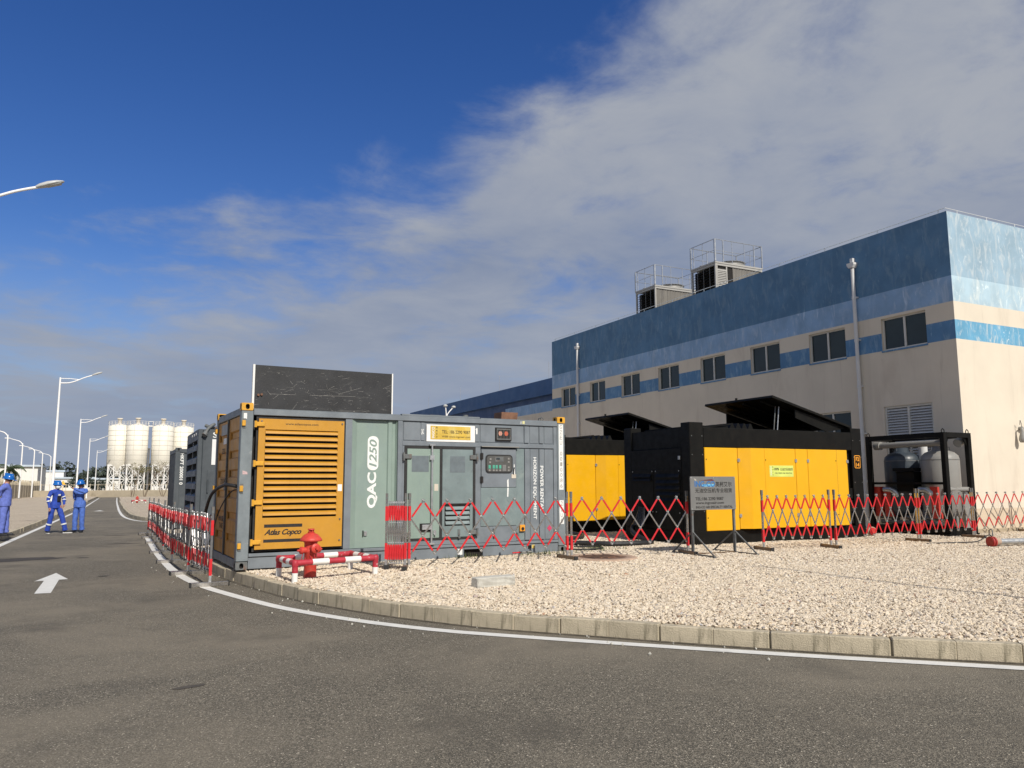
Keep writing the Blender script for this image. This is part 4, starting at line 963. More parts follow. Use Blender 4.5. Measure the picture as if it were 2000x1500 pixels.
m.cyl((4.05, 0.3, 2.47), (4.05, 0.3, 2.57), 0.05, n=10); m.box(3.3, 0.2, 2.47, 3.5, 0.4, 2.54); m.tube([(5.5, 0.05, 2.49), (5.5, 0.05, 2.55), (5.56, 0.05, 2.57), (5.6, 0.05, 2.53), (5.58, 0.05, 2.49)], 0.007, 5)
m.build('roof_fittings', M_castgrey, gen)
m = MB(); m.prism([(4.78, 2.47), (5.12, 2.47), (5.15, 2.655), (4.79, 2.655)], 0.25, 0.55, XZ); m.build('exhaust_box', M_rustbrown, gen)
# upright roof hatch
m = MB(); m.box(0.19, 0.045, 2.502, 2.49, 0.075, 3.205); rh = m.build('roof_hatch', M_board, gen)
m = MB(); m.box(0.155, 0.03, 2.502, 0.187, 0.09, 3.21); m.box(2.493, 0.03, 2.502, 2.515, 0.09, 3.21); m.box(0.19, 0.078, 2.502, 2.49, 0.10, 3.205); m.build('hatch_edge', M_white, rh)
m = MB()
for u, z in ((0.25, 2.72), (0.30, 2.73)): m.cyl((u, 0.02, z), (u, 0.045, z), 0.02, n=8)
m.build('hatch_bolt', M_rustbrown, rh)
m = MB(); rn = random.Random(17)
for i in range(70):
    u = min(2.44, max(0.22, rn.gauss(1.35, 0.55))); z = min(3.15, max(2.53, rn.gauss(2.80, 0.16))); l = abs(rn.gauss(0, 0.032)) + 0.008; a = rn.choice((rn.gauss(0.1, 0.25), rn.uniform(0, 3.1))); w = rn.uniform(0.001, 0.003)
    du, dz = cos(a) * l, sin(a) * l; m.quad((u - du, 0.0443, z - dz), (u + du, 0.0443, z + dz), (u + du - sin(a) * w, 0.0443, z + dz + cos(a) * w), (u - du - sin(a) * w, 0.0443, z - dz + cos(a) * w))
for x0, x1, z0, z1 in ((0.42, 0.85, 2.745, 2.752), (1.1, 1.85, 2.755, 2.775), (1.55, 1.95, 2.80, 2.93)): m.quad((x0, 0.0441, z0), (x1, 0.0441, z1), (x1, 0.0441, z1 + 0.003), (x0, 0.0441, z0 + 0.003))
stuff(m.build('scratches', mat('bare_scratch', (0.30, 0.29, 0.27), 0.7, 0, 0.3, 30), rh, fix=False))
# yellow louvred door
m = MB(); m.box(0.238, 0.034, 0.262, 0.29, 0.075, 2.388); m.box(1.632, 0.034, 0.262, 1.684, 0.075, 2.388); m.box(0.29, 0.034, 0.262, 1.632, 0.075, 0.318); m.box(0.29, 0.034, 2.322, 1.632, 0.075, 2.388); m.build('door_gasket', M_rubber, gen)
X0, X1, Z0, Z1 = 0.268, 1.652, 0.298, 2.342; LX0, LX1, LZ0, LZ1 = 0.372, 1.548, 0.782, 2.172
m = MB(); q = 0.012
def ch_plate(m, x0, x1, z0, z1): m.box(x0, -0.012, z0, x1, 0.03, z1)
ch_plate(m, X0, LX0, Z0, Z1); ch_plate(m, LX1, X1, Z0, Z1); ch_plate(m, LX0, LX1, Z0, LZ0); ch_plate(m, LX0, LX1, LZ1, Z1)
door = m.build('louvred_door', M_yellow, gen)
pitch = (LZ1 - LZ0) / 14
sl = MB(); sl.prism([(0.026, 0.0), (-0.018, -0.028), (-0.024, -0.062), (-0.016, -0.064), (-0.010, -0.034), (0.030, -0.006)], LX0 + 0.002, LX1 - 0.002, lambda a, b, c: (c, a, b)); slm = sl.mesh('slat', M_yellow)
for i in range(14): link('slat', slm, door, Matrix.Translation((0, 0, LZ1 - 0.003 - i * pitch)))
m = MB(); m.box(LX0, 0.045, LZ0, LX1, 0.06, LZ1); m.build('louver_backing', M_dark, door)
for z in (2.25, 1.63, 1.02, 0.41):
    m = MB(); m.box(0.195, -0.045, z - 0.035, 0.36, -0.013, z + 0.035, 0, 0.008); m.cyl((0.215, -0.035, z - 0.05), (0.215, -0.035, z + 0.05), 0.022, n=8); m.box(0.19, -0.04, z - 0.05, 0.21, 0.01, z + 0.05, 1); m.build('hinge', [M_cast, M_castgrey], door)
m = MB()
for u, z in ((1.61, 0.40), (1.61, 0.74), (1.615, 2.30), (0.31, 2.30)): m.cyl((u, -0.03, z), (u, -0.012, z), 0.013, n=8)
m.build('screw', M_castgrey, door)
text('www.atlascopco.com', 0.075, M_brownprint, door, face_front(0.95, -0.0132, 2.265), width=0.53, height=0.045, bold=0.0015)
m = MB(); m.box(0.405, -0.0135, 0.63, 1.0, -0.0118, 0.68); m.box(0.40, -0.0135, 0.40, 0.995, -0.0118, 0.447); m.build('print_bar', M_black, door)
text('Atlas Copco', 0.16, M_black, door, face_front(0.70, -0.0132, 0.545), width=0.585, height=0.115, shear=0.42, bold=0.012, spacing=0.93)
m = MB(); m.box(1.565, -0.0140, 1.19, 1.635, -0.0118, 1.30); m.build('sticker', M_paper, door)
# green side panel with ribs
m = MB(); prof = [(1.686, 0.02), (1.80, 0.02), (1.815, 0.03), (1.90, 0.075), (2.44, 0.075), (2.455, 0.05), (2.52, 0.05), (2.535, 0.075), (2.585, 0.075), (2.608, 0.03)]
for (a, b), (c, d) in zip(prof[:-1], prof[1:]): m.quad((a, b, 0.245), (c, d, 0.245), (c, d, 2.39), (a, b, 2.39), 1 if a < 1.80 else 0)
m.build('ribbed_panel', [M_green, M_steelgrey], gen, fix=False)
text('QAC', 0.2, M_letter, gen, face_front(2.19, 0.0735, 1.20, pi / 2), width=0.60, height=0.185, bold=0.018)
m = MB(); m.prism(rounded(0.58, 0.195, 0.085, 6), 0, 0.0025, XY, M=face_front(2.19, 0.0735, 1.825, pi / 2)); npn = m.build('number_plate', M_letter, gen)
text('1250', 0.2, M_green, npn, face_front(2.19, 0.0705, 1.825, pi / 2), width=0.47, height=0.135, bold=0.010, shear=0.22)
m = MB(); m.box(2.03, 0.055, 0.43, 2.045, 0.075, 0.53, 1); m.box(2.055, 0.05, 0.44, 2.105, 0.075, 0.52, 0, 0.006); m.build('latch', [M_galv, M_dark], gen)
m = MB(); m.box(2.611, 0.002, 0.245, 2.70, 0.09, 2.392, 0, 0.006); m.build('mid_post', M_steelgrey, gen)
# upper panels
m = MB(); m.box(2.703, 0.035, 2.045, 5.80, 0.06, 2.392); m.box(5.803, 0.02, 0.245, 5.882, 0.06, 2.392)
for a, b in ((2.72, 3.03), (3.05, 3.12), (4.11, 4.20), (4.22, 5.14)): m.box(a, 0.024, 2.06, b, 0.034, 2.375, 0, 0.004)
for a, b in ((5.15, 5.25), (5.28, 5.46), (5.48, 5.57), (5.60, 5.79)): m.box(a, 0.010 if b - a < 0.12 else 0.026, 2.06, b, 0.034, 2.375, 0, 0.004)
m.build('upper_panel', M_steelgrey, gen)
m = MB(); m.box(2.703, 0.01, 1.965, 5.80, 0.06, 2.043, 0, 0.005); m.box(4.115, 0.01, 0.245, 4.222, 0.06, 1.963); m.box(2.703, 0.012, 0.245, 4.113, 0.06, 0.32); m.box(2.703, 0.012, 0.32, 2.735, 0.06, 1.963); m.build('panel_frame', M_steelgrey, gen)
text('QAC', 0.12, M_letter, gen, face_front(3.075, 0.0225, 2.21), width=0.05, height=0.11, bold=0.006)
m = MB(); m.prism([(4.13, 2.20), (4.16, 2.20), (4.16, 2.31), (4.135, 2.31), (4.115, 2.28), (4.13, 2.28)], 0.0215, 0.0235, XZ); m.build('numeral', M_letter, gen)
# banner
m = MB(); m.box(3.145, 0.006, 2.048, 4.10, 0.010, 2.348); ban = m.build('banner', M_paper, gen)
m = MB(); m.box(3.22, 0.0035, 2.085, 4.01, 0.0058, 2.325); m.build('banner_print', M_gold, ban)
text('TEL: 186 2290 9087', 0.08, M_brownprint, ban, face_front(3.72, 0.0022, 2.225), width=0.56, height=0.06, bold=0.001)
text('WEB: www.ingcoair.com', 0.06, M_brownprint, ban, face_front(3.72, 0.0022, 2.135), width=0.56, height=0.042)
text('INGCO', 0.06, M_paper, ban, face_front(3.27, 0.0022, 2.205, pi / 2), width=0.20, height=0.05, bold=0.003)
for i, c_ in enumerate('英柯艾尔'): text(c_, 0.04, M_brownprint, ban, face_front(3.34, 0.0022, 2.295 - i * 0.055), width=0.032, height=0.034)
# lamp grille
m = MB(); m.box(4.525, -0.004, 2.09, 4.86, 0.02, 2.335, 1); m.box(4.545, -0.012, 2.11, 4.84, -0.0045, 2.13); m.box(4.545, -0.012, 2.295, 4.84, -0.0045, 2.315); m.box(4.545, -0.012, 2.13, 4.56, -0.0045, 2.295); m.box(4.825, -0.012, 2.13, 4.84, -0.0045, 2.295)
for i in range(8): m.box(4.585 + i * 0.031, -0.011, 2.13, 4.592 + i * 0.031, -0.0045, 2.295)
gr = m.build('lamp_grille', [M_castgrey, M_dark], gen)
for u, mt in ((4.62, mat('lamp_pink', (0.62, 0.30, 0.22), 0.4)), (4.745, mat('lamp_orange', (0.62, 0.12, 0.05), 0.4))):
    m = MB(); m.cyl((u, -0.0095, 2.225), (u, -0.004, 2.225), 0.042, n=14); m.build('signal_lamp', mt, gr)
# double service doors
m = MB(); m.box(2.737, 0.005, 0.325, 2.785, 0.05, 1.962); m.box(3.405, 0.005, 0.325, 3.452, 0.05, 1.915); m.box(4.06, 0.005, 0.325, 4.113, 0.05, 1.962); m.box(2.785, 0.005, 1.915, 4.06, 0.05, 1.962); m.box(2.785, 0.005, 0.325, 3.405, 0.05, 0.362); m.box(3.452, 0.005, 0.325, 4.06, 0.05, 0.362); m.build('door_gasket', M_rubber, gen)
m = MB(); m.box(2.788, -0.002, 0.366, 3.402, 0.045, 1.912, 0, 0.004); d1 = m.build('service_door', M_green, gen); d1['label'] = 'pale green service door'
m = MB(); m.box(3.455, -0.002, 0.366, 4.057, 0.045, 1.912, 0, 0.004); d2 = m.build('service_door', M_greydoor, gen); d2['label'] = 'blue-grey service door'
m = MB(); m.box(2.87, -0.004, 1.51, 3.19, -0.0025, 1.79); m.build('sticker_ghost', M_patch, d1)
m = MB(); m.box(3.60, -0.004, 1.50, 3.90, -0.0025, 1.79); m.build('sticker_ghost', M_patch, d2)
m = MB(); m.cyl((3.24, -0.035, 0.26), (3.24, -0.035, 2.0), 0.017, n=10); m.box(3.19, -0.05, 1.965, 3.30, 0.0, 2.0, 0, 0.006); m.box(3.20, -0.05, 0.25, 3.30, -0.006, 0.285, 0, 0.006); m.box(3.20, -0.045, 1.72, 3.28, -0.004, 1.80); m.build('lock_rod', M_galv, d1)
m = MB(); m.box(3.03, -0.02, 0.48, 3.26, -0.003, 0.62, 1); m.box(3.06, -0.05, 0.51, 3.25, -0.021, 0.60, 0, 0.008); m.cyl((3.31, -0.04, 0.42), (3.31, -0.003, 0.42), 0.015, n=8); m.box(3.285, -0.02, 0.43, 3.335, -0.003, 0.50); m.build('handle', [M_galv, M_dark], d1)
m = MB(); m.box(3.30, -0.0045, 1.18, 3.375, -0.0025, 1.30); m.build('sticker', mat('sticker_cream', (0.62, 0.56, 0.46), 0.7), d1)
m = MB(); m.box(3.76, -0.02, 0.40, 3.80, -0.003, 0.50); m.cyl((3.78, -0.035, 0.36), (3.78, -0.003, 0.36), 0.022, n=10); m.build('handle', M_castgrey, d2)
for (u0, u1), par in (((2.70, 2.86), d1), ((3.99, 4.15), d2)):
    for z in (1.775, 0.44): m = MB(); m.box(u0, -0.03, z - 0.04, u1, -0.003, z + 0.04, 0, 0.006); xx = u0 + 0.015 if u0 < 3 else u1 - 0.015; m.cyl((xx, -0.028, z - 0.07), (xx, -0.028, z + 0.07), 0.02, n=8); m.build('hinge', M_castgrey, par)
m = MB(); m.box(3.50, -0.0045, 0.565, 4.0, -0.0025, 0.935, 1); m.box(3.47, -0.012, 0.93, 4.02, -0.0045, 0.955, 1); m.build('vent_recess', [M_steelgrey, M_dark], d2)
sl = MB(); sl.prism([(-0.006, 0.045), (-0.03, 0.0), (-0.03, -0.012), (-0.022, -0.012), (-0.006, 0.03)], 3.515, 3.985, lambda a, b, c: (c, a, b)); me = sl.mesh('slat', M_greydoor)
for i in range(4): link('slat', me, d2, Matrix.Translation((0, 0, 0.60 + i * 0.085)))
# control door and console
m = MB(); m.box(4.222, 0.0, 0.535, 4.965, 0.04, 1.228, 0, 0.004); cd0 = m.build('control_door', M_greydoor, gen)
m = MB(); m.box(4.232, 0.0, 1.234, 4.960, 0.04, 1.945, 0, 0.004); cd = m.build('control_door', M_steelgrey, gen)
m = MB(); m.box(4.222, 0.012, 0.245, 4.965, 0.05, 0.53); m.build('control_panel_foot', M_steelgrey, gen)
m = MB(); m.box(4.215, -0.05, 1.968, 5.0, 0.009, 1.985); m.build('rain_hood', M_tank, gen)
for z in (1.80, 1.375): m = MB(); m.box(4.205, -0.012, z - 0.055, 4.265, -0.001, z + 0.055, 0, 0.006); m.cyl((4.235, -0.014, z - 0.06), (4.235, -0.014, z + 0.06), 0.012, n=8); m.build('hinge', M_black, cd)
m = MB(); m.prism(rounded(0.565, 0.335, 0.07, 5, 4.595, 1.665), -0.016, -0.001, XZ); m.build('console_rim', M_rubber, cd)
m = MB(); m.prism(rounded(0.515, 0.285, 0.05, 5, 4.595, 1.665), -0.0185, -0.0165, XZ); m.build('console_face', M_console, cd)
m = MB(); m.box(4.50, -0.024, 1.70, 4.68, -0.019, 1.79, 0, 0.002); m.box(4.525, -0.0255, 1.735, 4.60, -0.0245, 1.775, 1); m.build('console_display', [M_castgrey, M_display], cd)
m = MB(); m.box(4.66, -0.0205, 1.53, 4.735, -0.019, 1.645); m.build('console_blank', M_signsteel, cd)
for u in (4.39, 4.475, 4.535, 4.61): m = MB(); m.box(u - 0.022, -0.022, 1.575, u + 0.022, -0.019, 1.64); m.cyl((u, -0.026, 1.60), (u, -0.0225, 1.60), 0.016, n=10); m.build('push_button', M_btn, cd)
for u, z in ((4.41, 1.75), (4.79, 1.76), (4.79, 1.70), (4.79, 1.60), (4.39, 1.545), (4.475, 1.545), (4.535, 1.545), (4.61, 1.545), (4.79, 1.545), (4.40, 1.69)): m = MB(); m.box(u - 0.018, -0.022, z - 0.016, u + 0.018, -0.019, z + 0.016); m.build('console_switch', M_tank, cd)
m = MB(); m.box(4.86, -0.006, 1.40, 4.955, -0.002, 1.475); m.tube([(4.90, -0.006, 1.47), (4.905, -0.01, 1.55), (4.915, -0.008, 1.6)], 0.010, 5, 1); m.build('hanging_tag', [mat('sticker_cream', (0.62, 0.56, 0.46), 0.7), M_black], cd)
m = MB(); m.prism([(4.905, 1.46), (4.935, 1.46), (4.925, 1.66), (4.91, 1.65)], -0.0022, -0.0008, XZ); m.build('paint_scrape', M_letter, cd)
m = MB(); m.prism([(4.765, 1.06), (4.79, 1.06), (4.80, 1.225), (4.77, 1.225)], -0.0022, -0.0008, XZ); m.prism([(4.77, 1.24), (4.80, 1.24), (4.795, 1.39), (4.765, 1.36)], -0.0022, -0.0008, XZ); m.build('paint_scrape', M_letter, cd0)
m = MB(); m.box(4.47, -0.02, 0.42, 4.51, 0.01, 0.49); m.box(4.97, -0.02, 0.33, 5.0, 0.01, 0.40); m.cyl((4.49, -0.03, 0.35), (4.49, 0.012, 0.35), 0.02, n=8); m.build('latch', M_castgrey, gen)
# right ribbed panel
m = MB(); m.box(4.968, 0.035, 0.245, 5.80, 0.06, 1.962)
for a, b, yy, mi in ((4.975, 5.145, 0.026, 1), (5.155, 5.255, 0.008, 0), (5.285, 5.462, 0.026, 0), (5.475, 5.575, 0.008, 0), (5.605, 5.79, 0.026, 0)): m.box(a, yy, 0.26, b, 0.034, 1.95, mi, 0.004)
m.build('ribbed_panel', [M_steelgrey, M_greydoor], gen)
text('HORIZON EQUIPMENT', 0.1, M_letter, gen, face_front(5.378, 0.0245, 1.215, -pi / 2), width=1.16, height=0.082, bold=0.004)
text('POWER RENTAL', 0.1, M_letter, gen, face_front(5.525, 0.0065, 1.215, -pi / 2), width=0.84, height=0.072, bold=0.004)
m = MB(); s_ = 0.055; m.prism([(5.70, 0.46 - s_ * 1.15), (5.70 + s_, 0.46), (5.70, 0.46 + s_ * 1.15), (5.70 - s_, 0.46)], 0.0235, 0.0255, XZ); m.build('hazard_label', M_diam, gen)
m = MB(); m.box(5.03, -0.02, 0.42, 5.14, 0.02, 0.54, 0, 0.008); m.cyl((5.085, -0.03, 0.47), (5.085, -0.02, 0.47), 0.03, n=10, mi=1); m.build('power_socket', [M_orange, M_dark], gen)
m = MB(); m.box(5.22, 0.005, 0.10, 5.28, 0.02, 0.16); m.build('cable_gland', M_dark, gen)
m = MB(); m.box(5.30, 0.014, 0.10, 5.36, 0.0195, 0.165); m.build('warning_label', M_gold, gen)
m = MB(); m.box(3.77, 0.012, 0.05, 3.86, 0.0195, 0.15); m.build('sticker', M_paper, gen)
m = MB(); m.box(5.915, 0.0015, 1.18, 6.015, 0.0035, 2.44); idp = m.build('code_plate', M_letter, gen)
for i, c_ in enumerate('GZEU 0010086'):
    if c_ != ' ': text(c_, 0.09, mat('faded_print', (0.36, 0.34, 0.30), 0.7), idp, face_front(5.965, 0.0, 2.39 - i * 0.103), width=0.05, height=0.075)
m = MB(); m.box(5.915, 0.0015, 0.53, 6.015, 0.0035, 0.98); idp2 = m.build('code_plate', M_letter, gen)
for i, c_ in enumerate('22U0'): text(c_, 0.09, mat('faded_print', (0.36, 0.34, 0.30), 0.7), idp2, face_front(5.965, 0.0, 0.92 - i * 0.11), width=0.05, height=0.08)
text('A', 0.07, M_letter, gen, face_front(5.07, -0.0012, 2.445), width=0.035, height=0.055); m = MB(); m.box(5.10, -0.0018, 2.42, 5.15, -0.0003, 2.475); m.build('sticker', mat('sticker_lemon', (0.6, 0.58, 0.3), 0.7), gen)
m = MB(); m.box(0.035, 0.0022, 2.33, 0.085, 0.0038, 2.42); m.build('sticker', M_paper, gen)
m = MB(); m.prism([(0.05, 1.46), (0.13, 1.46), (0.12, 1.50), (0.05, 1.52)], 0.0022, 0.0038, XZ); m.build('sticker', mat('sticker_pink', (0.5, 0.36, 0.36), 0.7, 0, 0.3, 30), gen)
for z in (2.26, 1.24, 0.36):
    m = MB(); m.box(0.02, -0.006, z - 0.075, 0.07, 0.003, z + 0.075, 1); m.box(0.012, -0.03, z - 0.045, 0.066, -0.007, z + 0.045, 0, 0.006); m.build('hinge_lug', [M_cast, M_castgrey], gen)
    m = MB(); m.box(-0.03, CW - 0.13, z - 0.04, 0.003, CW - 0.01, z + 0.04, 0, 0.006); m.build('hinge_lug', M_cast, gen)
# yellow-brown end doors
m = MB(); m.box(0.01, 0.162, 2.40, 0.14, CW - 0.162, 2.515, 0, 0.006); m.box(0.01, 0.165, 0.01, 0.14, CW - 0.165, 0.14, 0, 0.006); m.build('end_rail', M_steelgrey, gen)
def end_door(y0, y1, slot):
    m = MB(); prof = []
    ribs = [2.12, 1.80, 1.49, 1.15, 0.80, 0.45]; z = 2.39; prof.append((0.035, 2.39))
    for r in ribs: prof += [(0.035, r + 0.06), (0.068, r + 0.035), (0.068, r - 0.055), (0.035, r - 0.08)]
    prof.append((0.035, 0.15)); bd = 0.07
    for (a, b), (c, d) in zip(prof[:-1], prof[1:]):
        ya, yb = y0 + bd, y1 - bd
        if slot and b < 1.40 and d > 0.90: m.quad((a, 0.36, b), (a, yb, b), (c, yb, d), (c, 0.36, d))
        else: m.quad((a, ya, b), (a, yb, b), (c, yb, d), (c, ya, d))
    m.box(0.03, y0, 0.15, 0.06, y0 + bd, 2.39); m.box(0.03, y1 - bd, 0.15, 0.06, y1, 2.39)
    if slot: m.box(0.03, 0.17 + bd, 1.37, 0.036, 0.36, 1.40)
    d_ = m.build('end_door', M_mustard, gen)
    m = MB(); m.box(0.075, y0 + 0.01, 0.15, 0.09, y1 - 0.01, 2.39); m.build('door_back', M_dark if slot else M_mustard, d_)
    return d_
ed1 = end_door(0.165, 1.21, True); ed2 = end_door(1.225, CW - 0.135, False)
m = MB(); m.box(0.026, 1.195, 0.15, 0.0345, 1.24, 2.39); m.build('door_seal', M_rubber, ed1)
m = MB(); m.cyl((0.018, 1.28, 0.13), (0.018, 1.28, 2.41), 0.014, n=8); m.box(0.0, 1.24, 1.20, 0.03, 1.36, 1.34); m.box(0.0, 1.20, 0.42, 0.03, 1.30, 0.52); m.build('lock_rod', M_castgrey, ed2)
m = MB(); m.box(0.028, 1.40, 2.16, 0.0335, 2.0, 2.34); m.build('sticker', M_tank, ed2)
m = MB(); m.box(0.028, 1.45, 2.00, 0.0335, 1.75, 2.10); m.build('sticker', M_paper, ed2)
for s_, yy, z, w in (('GZEU', 1.75, 1.88, 0.34), ('22U0-86', 1.70, 1.36, 0.5), ('MAX.GR.', 1.72, 0.72, 0.5), ('TARE', 1.70, 0.60, 0.4)): text(s_, 0.1, M_brownprint, ed2, face_left(0.0335, yy, z), width=w, height=0.09)
# cables out of the end door, lying on the ground towards the next generator
def cable(label, pts, r, name='cable', m_=M_cable, k=6, group=None, cat='cable'):
    m = MB(); m.tube(smooth_path(pts, k), r, 8); return tag(m.build(name, m_), label, cat, group)
cable('thick black cable arching out of the slot in the yellow-brown container end', [(1.65, 12.98, 1.42), (1.50, 13.05, 1.47), (1.38, 13.3, 1.46), (1.27, 13.9, 1.30), (1.25, 14.8, 0.85), (1.27, 15.6, 0.35), (1.34, 16.4, 0.19), (1.6, 17.6, 0.18)], 0.027)
cable('thin black cord hanging beside the thick cable at the container end', [(1.62, 13.05, 1.40), (1.50, 13.2, 1.36), (1.40, 13.8, 1.05), (1.36, 14.6, 0.55), (1.36, 15.6, 0.22), (1.4, 16.8, 0.18)], 0.010)

# ------------------------------------------------------------------ dark grey generators behind
ga = thing('dark_generator', 'dark grey generator with wide louvres on its end, behind the yellow end doors', 'generator', (1.40, 18.85, GZ + G(18.85)), 0.012)
AL, AW, AH = 5.9, 3.05, 2.59
m = MB(); m.box(0.10, 0.0, 0.0, AL, AW, AH - 0.003, 0, 0.01); m.box(0.0, 0.0, 0.0, 0.098, 0.16, AH - 0.003, 0, 0.01); m.box(0.0, AW - 0.16, 0.0, 0.098, AW, AH - 0.003, 0, 0.01); m.box(0.0, 0.162, AH - 0.24, 0.098, AW - 0.162, AH - 0.003); m.box(0.0, 0.162, 0, 0.098, AW - 0.162, 0.22); m.box(0.02, AW * 0.46, 0.222, 0.098, AW * 0.5, AH - 0.242); m.build('body', M_darkgrey, ga)
m = MB(); m.box(0.094, 0.163, 0.222, 0.099, AW - 0.163, AH - 0.242); m.build('louver_backing', M_dark, ga)
sl = MB(); sl.prism([(0.09, 0.05), (-0.005, -0.02), (-0.015, -0.15), (0.0, -0.15), (0.01, -0.03), (0.09, 0.035)], 0.17, AW - 0.17, lambda a, b, c: (a, c, b)); me = sl.mesh('slat', M_darkgrey)
for i in range(7): link('slat', me, ga, Matrix.Translation((0, 0, AH - 0.34 - i * 0.29)))
m = MB()
for i, yy in enumerate((0.5, 1.0, 1.5)): m.cyl((-0.012, yy, AH - 0.10), (0.0, yy, AH - 0.10), 0.035, n=10)
m.build('eyelet', M_paper, ga)
m = MB(); m.box(0.30, -0.008, 1.78, 0.48, -0.001, 2.36); st = m.build('label_strip', M_paper, ga)
m = MB(); m.box(0.22, -0.012, 0.3, 1.1, -0.001, 1.66, 0, 0.004); m.cyl((0.24, -0.03, 1.15), (0.24, -0.03, 1.45), 0.015, n=8); m.build('side_door', M_darkgrey, ga)
text('SHT', 0.2, M_letter, ga, face_front(0.52, -0.002, 2.46), width=0.42, height=0.13, bold=0.006)
m = MB(); m.tube([(0.14, -0.06, AH - 0.10), (0.19, -0.03, AH - 0.0), (0.28, 0.02, AH + 0.09), (0.34, 0.1, AH + 0.12)], 0.035, 10); m.cyl((0.11, -0.09, AH - 0.15), (0.15, -0.05, AH - 0.09), 0.055, n=12); m.tube([(0.17, 0.3, AH + 0.10), (0.3, 0.2, AH + 0.04), (0.62, 0.1, AH + 0.04)], 0.04, 10); m.build('exhaust_pipe', M_castgrey, ga)
gb = thing('dark_generator', 'dark grey ribbed container with white code letters, farthest in the row', 'generator', (1.375, 27.45, GZ + G(27.45)), 0.010)
BW = 3.15
m = MB(); m.box(0.07, 0.04, 0.12, AL, BW, AH - 0.10); m.build('body', M_darkgrey, gb)
m = MB()
for yy in (0.0, BW - 0.14): m.box(0.0, yy, 0.0, 0.15, yy + 0.14, AH - 0.122, 0, 0.008)
m.box(AL - 0.15, 0.0, 0, AL, 0.14, AH - 0.122); m.box(0.152, 0.0, AH - 0.16, AL - 0.152, 0.10, AH - 0.04); m.box(0.152, 0.0, 0.0, AL - 0.152, 0.1, 0.14); m.box(0.0, 0.142, AH - 0.16, 0.1, BW - 0.142, AH - 0.04); m.box(0, 0.142, 0, 0.1, BW - 0.142, 0.14)
m.build('frame', M_darkgrey, gb)
for yy in (0.0, BW - 0.162):
    m = MB(); w, d, h = 0.178, 0.162, 0.12; plate_hole(m, 0, AH - h, w, AH, 0.062, 0.085, yy - 0.004, yy + 0.016, 0, 1); m.box(0.0, yy + 0.017, AH - h, w, yy + d, AH, 1); m.box(-0.004, yy + 0.0175, AH - h - 0.0, 0.002, yy + d, AH + 0.002); m.box(0, yy + 0.0178, AH - 0.012, w, yy + d, AH + 0.002); m.build('corner_casting', [M_darkgrey, M_dark], gb)
for i in range(14):
    m = MB(); a = 0.18 + i * (BW - 0.36) / 14; m.box(0.01, a, 0.145, 0.069, a + 0.10, AH - 0.165, 0, 0.012); m.build('rib', M_darkgrey, gb)
text('HKFT 200001 0', 0.1, M_letter, gb, face_front(0.205, 0.038, 1.90, -pi / 2), width=1.02, height=0.105, bold=0.006)
m = MB(); m.box(0.36, 0.028, 0.145, 0.372, 0.039, AH - 0.165); m.box(0.35, 0.02, 1.25, 1.2, 0.039, 1.28); m.build('seam', M_dark, gb)

